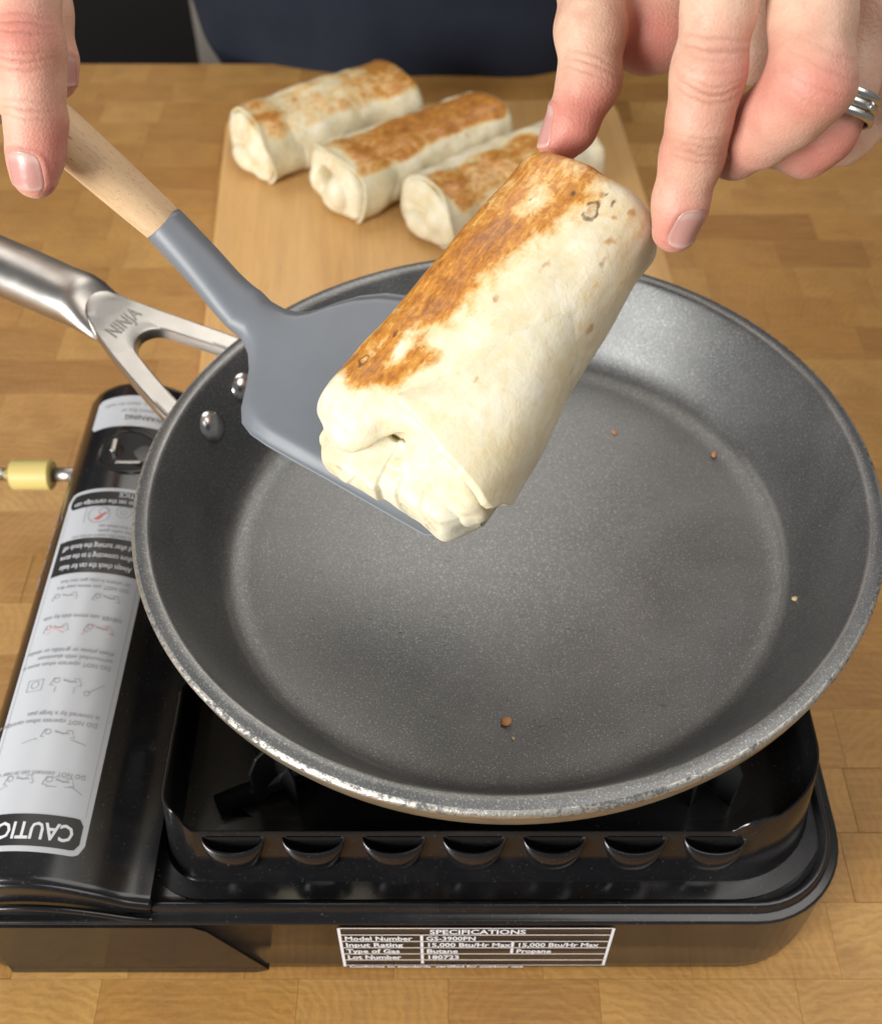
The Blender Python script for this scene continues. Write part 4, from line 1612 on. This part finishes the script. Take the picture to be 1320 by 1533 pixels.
board_burrito('burrito', (368, 217), (600, 131), .040, .0325, .0240, .06, toast_a, 3, 'burrito on the cutting board farthest from the frying pan', .05, 0, False)
board_burrito('burrito', (496, 270), (738, 173), .040, .0305, .0230, .06, toast_b, 5, 'burrito lying in the middle of the three on the cutting board', -.05)
board_burrito('burrito', (634, 316), (866, 214), .040, .0315, .0230, .06, toast_c, 9, 'burrito on the cutting board half hidden behind the held one', .0, 0, False)

# ================================================================== SPATULA
spat = empty('spatula', tuple(bC - .0255 * bn_ + bb_ * .09 - ba_ * .03))
tag(spat, 'grey silicone spatula with wooden handle carrying a burrito', 'spatula')
SO = np.array(spat.location)


def bl(u, v, w_=0.0):
    return bC + ba_ * u + bb_ * v + bn_ * (-.0258 + w_) - SO


# blade: lofted cross-sections from the front edge back to the neck and up into the handle
hA, hB, hC = at(246, 336, .440) - SO, at(100, 206, .417) - SO, at(-90, 40, .398) - SO
secs = []
NT, NB = 40, 16
# (v along the blade, u of near side, u of far side, thickness, lift of the centre)
for v, u0, u1, th_, lift in ((-.0200, -.0640, .0060, .0014, 0), (-.0185, -.0690, .0105, .0018, 0), (-.0140, -.0715, .0125, .0022, 0), (.010, -.0722, .0128, .0036, 0), (.030, -.0728, .0118, .0044, 0), (.046, -.0736, .0085, .0050, .0003),
                             (.058, -.0742, .0030, .0046, .0006), (.066, -.0738, -.0030, .0050, .0009), (.072, -.0718, -.0098, .0055, .0012), (.0765, -.0668, -.0158, .0060, .0015), (.080, -.0600, -.0195, .0066, .0019), (.0840, -.0528, -.0222, .0074, .0025),
                             (.0885, -.0475, -.0238, .0086, .0036), (.0940, -.0440, -.0244, .0098, .0054)):
    c_ = (u0 + u1) / 2
    hw_ = (u1 - u0) / 2
    ring = []
    kn = float(sstep(.070, .094, v))
    edge_th = .0016 * (1 - kn) + th_ * .25 * kn
    ch = min(.0062, hw_ * .45)
    for q in np.linspace(1, -1, NT):        # top face, with a broad chamfer along the edges
        x = hw_ * math.copysign(1 - (1 - abs(q)) ** 1.35, q)
        dr = sstep(hw_ - ch, hw_ - .0006, abs(x)) * (1 - kn) + kn * (1 - math.sqrt(max(0, 1 - (x / hw_) ** 2)))
        ring.append(bl(c_ + x, v, lift + .0012 - (th_ - edge_th) * dr))
    for q in np.linspace(-1, 1, NB + 2)[1:-1]:
        x = (hw_ - .0004) * q
        ring.append(bl(c_ + x, v, lift + .0012 - th_ - kn * th_ * .4 * math.sqrt(max(0, 1 - q * q))))
    secs.append(np.array(ring))
# neck: swing from the blade plane to the handle axis
nk0 = bl(-.0342, .0940, .0010)
axis0 = unit(bb_)
P = catmull([nk0, bl(-.0330, .106, .0046) * 1.0, (bl(-.0325, .106, .0070) + hA) / 2 - bn_ * .0010, hA], 8)[4:]
wid = np.interp(np.linspace(0, 1, len(P)), [0, .35, .7, 1], [.0098, .0088, .0086, .0085])
thk = np.interp(np.linspace(0, 1, len(P)), [0, .35, .7, 1], [.0056, .0064, .0074, .0080])
for i, p in enumerate(P):
    t = unit(P[min(i + 1, len(P) - 1)] - P[max(i - 1, 0)])
    s_ = unit(np.cross(bn_, t))
    s_ = s_ if s_ @ ba_ > 0 else -s_
    q_ = np.cross(s_, t)
    q_ = q_ if q_ @ bn_ > 0 else -q_
    ring = []
    for q in list(np.linspace(0, PI, NT)) + list(np.linspace(PI, 2 * PI, NB + 2)[1:-1]):
        cu, su = math.cos(q), math.sin(q)
        ex = np.interp(i / len(P), [0, .5, 1], [.80, .90, 1.0])
        ring.append(p + s_ * wid[i] * math.copysign(abs(cu) ** ex, cu) + q_ * thk[i] * math.copysign(abs(su) ** ex, su))
    secs.append(np.array(ring))
V, F = loft(secs)
o = mesh_obj('silicone_head', V, F, M['sil'], spat)
fix_normals(o)
# wooden handle, its own axes so the grain runs along it
hz = unit(hC - hA)
Pw = catmull([hA, hA + (hB - hA) * .35 + 0, hB, hC], 10)
hx = unit(np.cross(bn_, hz))
hy = np.cross(hz, hx)
Lw = np.array([hx, hy, hz])
tl = np.linspace(0, 1, len(Pw))
rw = np.interp(tl, [0, .02, .3, .7, .95, 1], [.0078, .0082, .0087, .0096, .0092, .0070])
V, F = tube((Pw - hA) @ Lw.T, rw, 36, True, .95, (0, 1, 0))
wood = mesh_obj('wooden_handle', V, F, M['beech'], spat, True, 0, 50)
fix_normals(wood)
m = Matrix.Identity(4)
for i in range(3):
    for j in range(3):
        m[j][i] = Lw[i][j]
    m[i][3] = hA[i]
wood.matrix_parent_inverse = Matrix.Identity(4)
wood.matrix_local = m
V, F = tube([hA - hz * .0006, hA + hz * .0006], .0079, 36)
mesh_obj('joint_gap', V, F, M['seam'], spat)

# ================================================================== PERSON (hands, arms and shirt)
def chain(fld, base, pts, k, kb):
    """one digit: capsules through pts [(xyz, r)], then blended with the palm field"""
    d = fld.new()
    for (a, ra), (b, rb) in zip(pts[:-1], pts[1:]):
        fld.capsule(d, a, b, ra, rb, k)
    return smin(base, d, kb) if base is not None else d


def dig(lst):
    return [(at(px, py, d), r) for px, py, d, r in lst]


def finger_frame(T, D, dorsal):
    ax = unit(T - D)
    dn = unit(dorsal - ax * (ax @ dorsal))
    lat = np.cross(ax, dn)
    return ax, dn, lat


def build_hand(palm, digits, nails, creases, reds, h=.0007, cut=None):
    allp = [q for c in list(digits) + palm for q in c]
    P = np.array([p for p, r in allp])
    Rm = max(r for p, r in allp)
    fld = Field(P.min(0) - Rm - .004, P.max(0) + Rm + .004, h)
    pf = fld.new()
    for c in palm:
        for (a, ra), (b, rb) in zip(c[:-1], c[1:]):
            fld.capsule(pf, a, b, ra, rb, .012)
    d = pf.copy()
    for c in digits:
        d = np.minimum(d, chain(fld, pf, c, .0045, .006))
    V, F = fld.mesh(d)
    V = relax(V, F, 2, .5)
    N = vnormals(V, F)
    disp = vnoise(V, 150, 3) * .00022 + vnoise(V, 70, 6) * .0004
    red = np.zeros(len(V))
    cre = np.zeros(len(V))
    for c, r, amt in reds:
        red += amt * np.exp(-((V - c) ** 2).sum(1) / r ** 2)
    for c, ax, dn, wdt, offs, depth in creases:
        q = V - c
        lat = np.cross(ax, dn)
        s, t, n_ = q @ ax, q @ lat, N @ dn
        near = (np.linalg.norm(q, axis=1) < wdt * 2.2)
        msk = np.where(near, sstep(.15, .6, n_) * np.exp(-(t / wdt) ** 2), 0)
        for o_, cur, dep in offs:
            g = np.exp(-((s - o_ - cur * t * t + .0005 * vnoise(V, 300, 9)) / .00055) ** 2) * msk * dep
            disp -= depth * g
            cre += g
        # soft pads of skin between the creases
        disp += depth * .7 * np.exp(-(s / (wdt * .75)) ** 2) * msk
    NL = []
    for T, Dp, dorsal, l0, L, wn, rr in nails:
        ax, dn, lat = finger_frame(T, Dp, dorsal)
        q = V - T
        s, t, n_ = (q @ ax - l0) / L, (q @ lat) / wn, q @ dn
        close = (n_ > 0) & (np.linalg.norm(q, axis=1) < rr * 3)
        # rounded-rectangle distance in nail space
        e = np.maximum(np.abs(s - .5) * 2, np.abs(t))
        e = ((np.abs(s - .5) * 2) ** 4 + np.abs(t) ** 4) ** .25
        disp += np.where(close, -.00065 * sstep(1.02, .86, e) + .00038 * np.exp(-((e - 1.13) / .12) ** 2) * (s < .95), 0)
        red += np.where(close, .35 * np.exp(-((e - 1.12) / .2) ** 2), 0)
        NL.append((T, ax, dn, lat, l0, L, wn))
    V = V + N * disp[:, None]
    return V, F, np.clip(red, 0, 1.3), np.clip(cre, 0, 1), NL


def nail_mesh(V, F, spec, body):
    T, ax, dn, lat, l0, L, wn = spec
    bvh = BVHTree.FromPolygons([tuple(v) for v in V], [tuple(f) for f in F])
    ni, nj = 15, 18
    P = []
    for j in range(nj):
        for i in range(ni):
            t = i / (ni - 1) * 2 - 1
            s = j / (nj - 1)
            # squircle outline: straight sides, arched root and tip
            ss = (s - .5) * 2
            tt = t * (1 - .24 * max(0, -ss) ** 3 - .16 * max(0, ss) ** 5)
            sy = s + .09 * (1 - t * t) * (1 if s > .5 else -1) * abs(ss) ** 2 - .03 * (1 if s > .5 else -1) * abs(ss) ** 2
            o = T + ax * (l0 + L * sy) + lat * wn * tt * .96
            hit = bvh.ray_cast(Vector(o + dn * .02), Vector(-dn), .04)
            if hit[0] is None:
                hit = bvh.find_nearest(Vector(o))
            p = np.array(hit[0])
            e = (abs(ss) ** 4 + abs(t) ** 4) ** .25
            P.append(p + dn * (.00048 - .00040 * sstep(.75, 1.0, e) * (s < .9)))
    P = np.array(P).reshape(nj, ni, 3)
    for _ in range(3):
        P[1:-1, 1:-1] = .5 * P[1:-1, 1:-1] + .125 * (P[:-2, 1:-1] + P[2:, 1:-1] + P[1:-1, :-2] + P[1:-1, 2:])
    top_ = P.reshape(-1, 3)
    bot = top_ - dn * .0007
    F2 = [(j * ni + i, j * ni + i + 1, (j + 1) * ni + i + 1, (j + 1) * ni + i) for j in range(nj - 1) for i in range(ni - 1)]
    n = ni * nj
    loop = [i for i in range(ni)] + [j * ni + ni - 1 for j in range(1, nj)] + [(nj - 1) * ni + i for i in range(ni - 2, -1, -1)] + [j * ni for j in range(nj - 2, 0, -1)]
    F3 = [(loop[k], loop[(k + 1) % len(loop)], loop[(k + 1) % len(loop)] + n, loop[k] + n) for k in range(len(loop))]
    o = mesh_obj('fingernail', np.vstack([top_, bot]), F2 + F3, M['nail'], body)
    fix_normals(o)
    al = np.repeat(np.linspace(0, 1, nj), ni)
    set_attr(o, 'along', np.r_[al, al])
    return o


BACK = unit(CAM - at(660, 766, .4))  # towards the lens

# ---- hand pinching the burrito's far end (with the rings)
iT, iD, iP, iM = dig([(1011, 336, .3860, .0088), (1036, 232, .3730, .0099), (1060, 112, .3540, .0111), (1092, -120, .3560, .0130)])
index = [(at(1009, 344, .387), .0076), (at(1018, 302, .3815), .0087), iD, (at(1046, 180, .3620), .0098), iP, (at(1076, 10, .3500), .0109), iM]
middle = dig([(1100, 222, .3840, .0105), (1142, 190, .3700, .0117), (1180, 162, .3580, .0121), (1214, 122, .3480, .0128), (1216, 20, .3480, .0126), (1200, -130, .3640, .0138)])
ringf = dig([(1165, 212, .4080, .0095), (1208, 214, .3990, .0108), (1232, 194, .3900, .0113), (1262, 124, .3850, .0111), (1294, 20, .3830, .0120), (1320, -130, .3880, .0140)])
pinky = dig([(1212, 226, .4220, .0080), (1262, 205, .4180, .0092), (1330, 150, .4130, .0100), (1400, -60, .4080, .0120)])
thumb = dig([(836, 212, .4180, .0080), (854, 186, .4160, .0092), (882, 120, .4130, .0108), (884, 45, .4120, .0122), (888, -40, .4160, .0128), (930, -200, .4300, .0165), (1040, -400, .4500, .0200)])
palm = [dig([(1132, 70, .3960, .0125), (1150, -150, .3900, .0170)]), dig([(1092, -120, .3580, .0140), (1180, -420, .4200, .0200)]), dig([(1200, -130, .3660, .0155), (1210, -420, .4220, .0210)]), dig([(1320, -130, .3900, .0145), (1260, -420, .4300, .0205)]),
        dig([(1400, -60, .4100, .0125), (1300, -400, .4400, .0190)]), dig([(972, 32, .4300, .0195), (1000, -130, .4280, .0240), (1130, -400, .4400, .0220)]), dig([(1180, -400, .4300, .0250), (1250, -640, .4900, .0270)]),
        dig([(1092, -120, .3580, .0125), (1200, -130, .3660, .0140), (1320, -130, .3900, .0130), (1400, -60, .4100, .0110)])]
lat_r = np.array([1, 0, 0.0])
thumb_dorsal = unit(-_r * 1.0 + BACK * .10)
idx_dorsal = unit(BACK + _r * .42)
creases = [
    (iP[0] + BACK * .008, unit(iD[0] - iP[0]), BACK, .0085, [(-.0078, 45, .5), (-.0052, 40, .8), (-.0030, 14, .3), (.0004, 0, .25), (.0040, -22, .5), (.0066, -48, 1.0), (.0092, -44, .7)], .00046),
    (iD[0] + BACK * .008, unit(iT[0] - iD[0]), BACK, .0080, [(-.0050, 6, .45), (-.0022, 4, .6), (.0006, 0, .7), (.0034, -4, .5)], .00040),
    (at(880, 110, .413) + BACK * .01, unit(at(850, 190, .416) - at(880, 110, .413)), unit(BACK - _r * .3), .0075, [(-.0020, 5, .6), (.0010, 0, .8), (.0042, -6, .5)], .00040),
    (at(1214, 128, .348) + BACK * .01, unit(at(1150, 180, .365) - at(1214, 60, .348)), BACK, .0100, [(-.006, 8, .3), (-.002, 4, .4), (.003, -3, .4), (.007, -8, .3)], .00035)]
reds = [(at(1005, 340, .385), .017, .75), (at(1040, 210, .365), .016, .35), (iP[0] + BACK * .008, .016, .45), (at(1240, 135, .335), .016, .85), (at(1150, 190, .355), .018, .25), (at(1110, 225, .375), .014, .65),
        (at(885, 190, .408), .018, 1.0), (at(855, 225, .415), .016, .8), (at(975, 70, .418), .022, .85), (at(940, 60, .420), .012, .6), (at(1260, 215, .385), .016, .8), (at(1200, 225, .395), .016, .7), (at(985, 200, .370), .012, .5), (at(1130, 110, .350), .014, .4),
        (at(1310, 10, .375), .02, .4)]
nails_r = [(iT[0], iD[0], idx_dorsal, -.0082, .0132, .0060, .009), (at(840, 208, .4175), at(872, 135, .4135), thumb_dorsal, -.0085, .0140, .0064, .010)]
V1, F1, red1, cre1, NL1 = build_hand(palm, [index, middle, ringf, pinky, thumb], nails_r, creases, reds)

# ---- hand on the spatula handle
jT, jD, jP, jM = dig([(52, 258, .4010, .0090), (53, 178, .3950, .0099), (45, 74, .3860, .0111), (34, -150, .3900, .0132)])
indexL = [(at(52, 263, .4015), .0080), (at(53, 228, .3990), .0092), jD, (at(49, 125, .3905), .0099), jP, (at(39, -30, .3840), .0110), jM]
thumbL = dig([(86, 118, .4320, .0070), (80, 92, .4310, .0088), (64, 18, .4280, .0106), (50, -90, .4300, .0128), (30, -220, .4400, .0160), (20, -330, .4500, .0190)])
middleL = dig([(-22, 150, .4300, .0095), (-58, 118, .4150, .0108), (-66, 20, .3980, .0120), (-52, -150, .4000, .0140)])
ringL = dig([(-80, 60, .4280, .0095), (-118, 30, .4120, .0108), (-130, -60, .3990, .0118), (-128, -170, .4100, .0135)])
pinkL = dig([(-140, 0, .4300, .0085), (-176, -30, .4180, .0095), (-190, -100, .4100, .0105), (-196, -180, .4200, .0120)])
palmL = [dig([(34, -150, .3920, .0140), (-20, -420, .4400, .0200)]), dig([(-52, -150, .4020, .0150), (-50, -420, .4400, .0210)]), dig([(-128, -170, .4120, .0145), (-90, -420, .4450, .0205)]), dig([(-196, -180, .4220, .0125), (-110, -420, .4500, .0190)]),
         dig([(34, -150, .3920, .0125), (-52, -150, .4020, .0135), (-128, -170, .4120, .0125), (-196, -180, .4220, .0110)]), dig([(-40, -400, .4450, .0250), (-60, -640, .5000, .0270)])]
creL = [(jP[0] + BACK * .008, unit(jD[0] - jP[0]), BACK, .0090, [(-.0085, 28, .5), (-.0058, 22, .8), (-.0028, 10, .8), (.0040, -12, .8), (.0068, -22, .9), (.0095, -26, .6)], .00050),
        (jD[0] + BACK * .008, unit(jT[0] - jD[0]), BACK, .0080, [(-.0034, 4, .5), (-.0006, 0, .7), (.0022, -4, .5)], .00035)]
redsL = [(at(52, 270, .395), .013, .55), (at(85, 205, .393), .015, .85), (jP[0] + BACK * .008, .014, .7), (at(88, 130, .425), .012, .7), (at(90, 30, .42), .016, .35), (at(30, 40, .375), .014, .4)]
nailsL = [(jT[0], jD[0], unit(BACK - _r * .12), -.0068, .0122, .0064, .009), (at(84, 114, .432), at(72, 60, .430), unit(BACK * .75 + _r * .65), -.0055, .0105, .0056, .008)]
V2, F2, red2, cre2, NL2 = build_hand(palmL, [indexL, middleL, ringL, pinkL, thumbL], nailsL, creL, redsL)


# ---- arms and trunk, coarser, all out of the picture above the wrists
def coarse(parts, h):
    P = np.array([p for c in parts for p, r in c])
    Rm = max(r for c in parts for p, r in c)
    fld = Field(P.min(0) - Rm - .02, P.max(0) + Rm + .02, h)
    d = fld.new() + 1
    for c in parts:
        for (a, ra), (b, rb) in zip(c[:-1], c[1:]):
            fld.capsule(d, a, b, ra, rb, .03)
    V, F = fld.mesh(d)
    return relax(V, F, 2, .5), F


wr, wl = at(1250, -640, .490), at(-60, -640, .500)
PX, PYc = -.03, .86
shR, shL = np.array([PX + .185, PYc + .02, .46]), np.array([PX - .185, PYc + .02, .46])
elR, elL = np.array([.36, .66, .33]), np.array([-.42, .66, .33])
V3, F3 = coarse([[(wr, .0275), ((wr + elR) / 2, .038), (elR, .044), (shR, .055)], [(wl, .0275), ((wl + elL) / 2, .038), (elL, .044), (shL, .055)],
                 [(shR, .055), (shL, .055)], [(np.array([PX, PYc, .50]), .058), (np.array([PX, PYc - .005, .60]), .055)], [(np.array([PX, PYc, .40]), .11), (np.array([PX, PYc, .05]), .12), (np.array([PX, PYc, -.15]), .12)]], .007)
V = np.vstack([V1, V2, V3])
F = np.vstack([F1, F2 + len(V1), F3 + len(V1) + len(V2)])
person = fast_mesh('person', V, F, M['skin'])
set_attr(person, 'red', np.r_[red1, red2, 0 * V3[:, 0]])
set_attr(person, 'crease', np.r_[cre1, cre2, 0 * V3[:, 0]])
tag(person, 'person in a navy shirt holding a spatula and steadying a burrito', 'person')
for s in NL1:
    nail_mesh(V1, F1, s, person)
for s in NL2:
    nail_mesh(V2, F2, s, person)

# shirt: trunk with a rounded belly and short sleeves
rings = []
a = np.linspace(0, 2 * PI, 72, endpoint=False)
for z, ax_, ay_, oy in ((-.42, .150, .195, .02), (-.30, .155, .205, .01), (-.16, .170, .218, .0), (-.08, .205, .225, .0), (-.02, .238, .230, .0), (.04, .248, .230, .0), (.10, .248, .226, .0), (.22, .240, .200, .01), (.34, .225, .160, .02), (.43, .205, .115, .025), (.49, .150, .085, .03), (.515, .085, .068, .03), (.525, .066, .062, .03)):
    ca, sa = np.cos(a), np.sin(a)
    P = np.stack([PX + ax_ * np.sign(ca) * np.abs(ca) ** (2 / 2.5), PYc + oy + ay_ * np.sign(sa) * np.abs(sa) ** (2 / 2.5), 0 * a + z], -1)
    fold = vnoise(P * np.array([1, 1, .35]), 14, 4) * .010
    P[:, :2] += (np.stack([np.cos(a), np.sin(a)], -1) * fold[:, None])
    rings.append(P)
rr_ = []
for i in range(len(rings) - 1):
    for t in np.linspace(0, 1, 6, endpoint=False):
        rr_.append(rings[i] * (1 - t) + rings[i + 1] * t)
rr_.append(rings[-1])
parts = [loft(rr_, True, False)]
for sh, el in ((shR, elR), (shL, elL)):
    d_ = el - sh
    parts.append(tube([sh - d_ * .12, sh + d_ * .15, sh + d_ * .4, sh + d_ * .62], [.075, .073, .070, .068], 32, False))
V, F = join(parts)
shirt = mesh_obj('shirt', V, F, M['cloth'], person)

# ---- rings stacked on the ring finger
ra_, rb_ = at(1280, 62, .3840), at(1232, 195, .3900)
rax = unit(rb_ - ra_)
rc = at(1255, 156, .3862)
rgs = empty('finger_ring', tuple(rc))
tag(rgs, 'stack of three silver rings worn on the bent ring finger', 'ring')
q = Vector(rax).to_track_quat('Z', 'Y').to_matrix()
for k, (off, rad, wd) in enumerate(((-.0032, .01215, .0015), (0, .01225, .0014), (.0032, .01225, .0015))):
    prof = [(rad + wd * .62 * math.cos(t), off + wd * math.copysign(abs(math.sin(t)) ** .6, math.sin(t))) for t in np.linspace(0, 2 * PI, 13)]
    V, F = lathe(prof, 64)
    V = np.array(V)
    an = np.arctan2(V[:, 1], V[:, 0])
    V *= (1 + .004 * np.sin(an * 23 + k)[:, None])
    V = np.array([tuple(q @ Vector(v)) for v in V])
    fix_normals(mesh_obj('band', V, F, M['silver'], rgs))
V, F = lathe([(.0118, -.0030), (.0124, -.0030), (.0124, .0030), (.0118, .0030)], 64)
V = np.array([tuple(q @ Vector(v)) for v in V])
fix_normals(mesh_obj('band_liner', V, F, M['emboss'], rgs))
sd = unit(BACK + _r * .75)
sd = unit(sd - rax * (rax @ sd))
V, F = lathe([(0, .0018), (.0010, .0014), (.0014, 0), (.0010, -.0012), (0, -.0014)], 12)
V = np.array(V) + sd * .0134
mesh_obj('setting', V, F, M['silver'], rgs)


# ================================================================== CRUMBS
def crumb(name, p, size, seed, mat, label, nrm=(0, 0, 1)):
    bm = bmesh.new()
    bmesh.ops.create_icosphere(bm, subdivisions=2, radius=1)
    rs = np.random.RandomState(seed)
    sc = np.array([1, .75, .5]) * rs.uniform(.8, 1.2, 3)
    for v in bm.verts:
        c = np.array(v.co)
        v.co = Vector(c * sc * size * (1 + .35 * float(vnoise(c[None] * .02, 60, seed)[0])))
    me = bpy.data.meshes.new(name)
    bm.to_mesh(me)
    bm.free()
    me.materials.append(mat)
    o = bpy.data.objects.new(name, me)
    COL.objects.link(o)
    o.location = p
    o.rotation_euler = (rs.uniform(-.3, .3), rs.uniform(-.3, .3), rs.uniform(0, 6))
    tag(o, label, 'crumb', 'crumbs of food')
    return o


def on_floor(px, py, lift):
    p = atz(px, py, .116)
    return (p[0], p[1], .116 + .0348 * p[0] + lift)


crumb('crumb', on_floor(758, 1083, .0011), .0024, 1, M['crumb'], 'orange crumb on the pan floor near its closest rim')
crumb('crumb', on_floor(768, 1107, .0004), .0008, 2, M['crumb_pale'], 'tiny pale crumb just below the orange crumb in the pan')
crumb('crumb', on_floor(919, 653, .0006), .0013, 3, M['crumb'], 'small reddish crumb on pan floor right of the held burrito')
crumb('crumb', on_floor(1066, 690, .0010), .0016, 4, M['crumb'], 'reddish crumb at the far right edge of the pan floor')
pw = at(1190, 896, .462)
crumb('crumb', tuple(pw), .0014, 5, M['crumb_pale'], 'pale crumb sticking to the right wall of the pan')
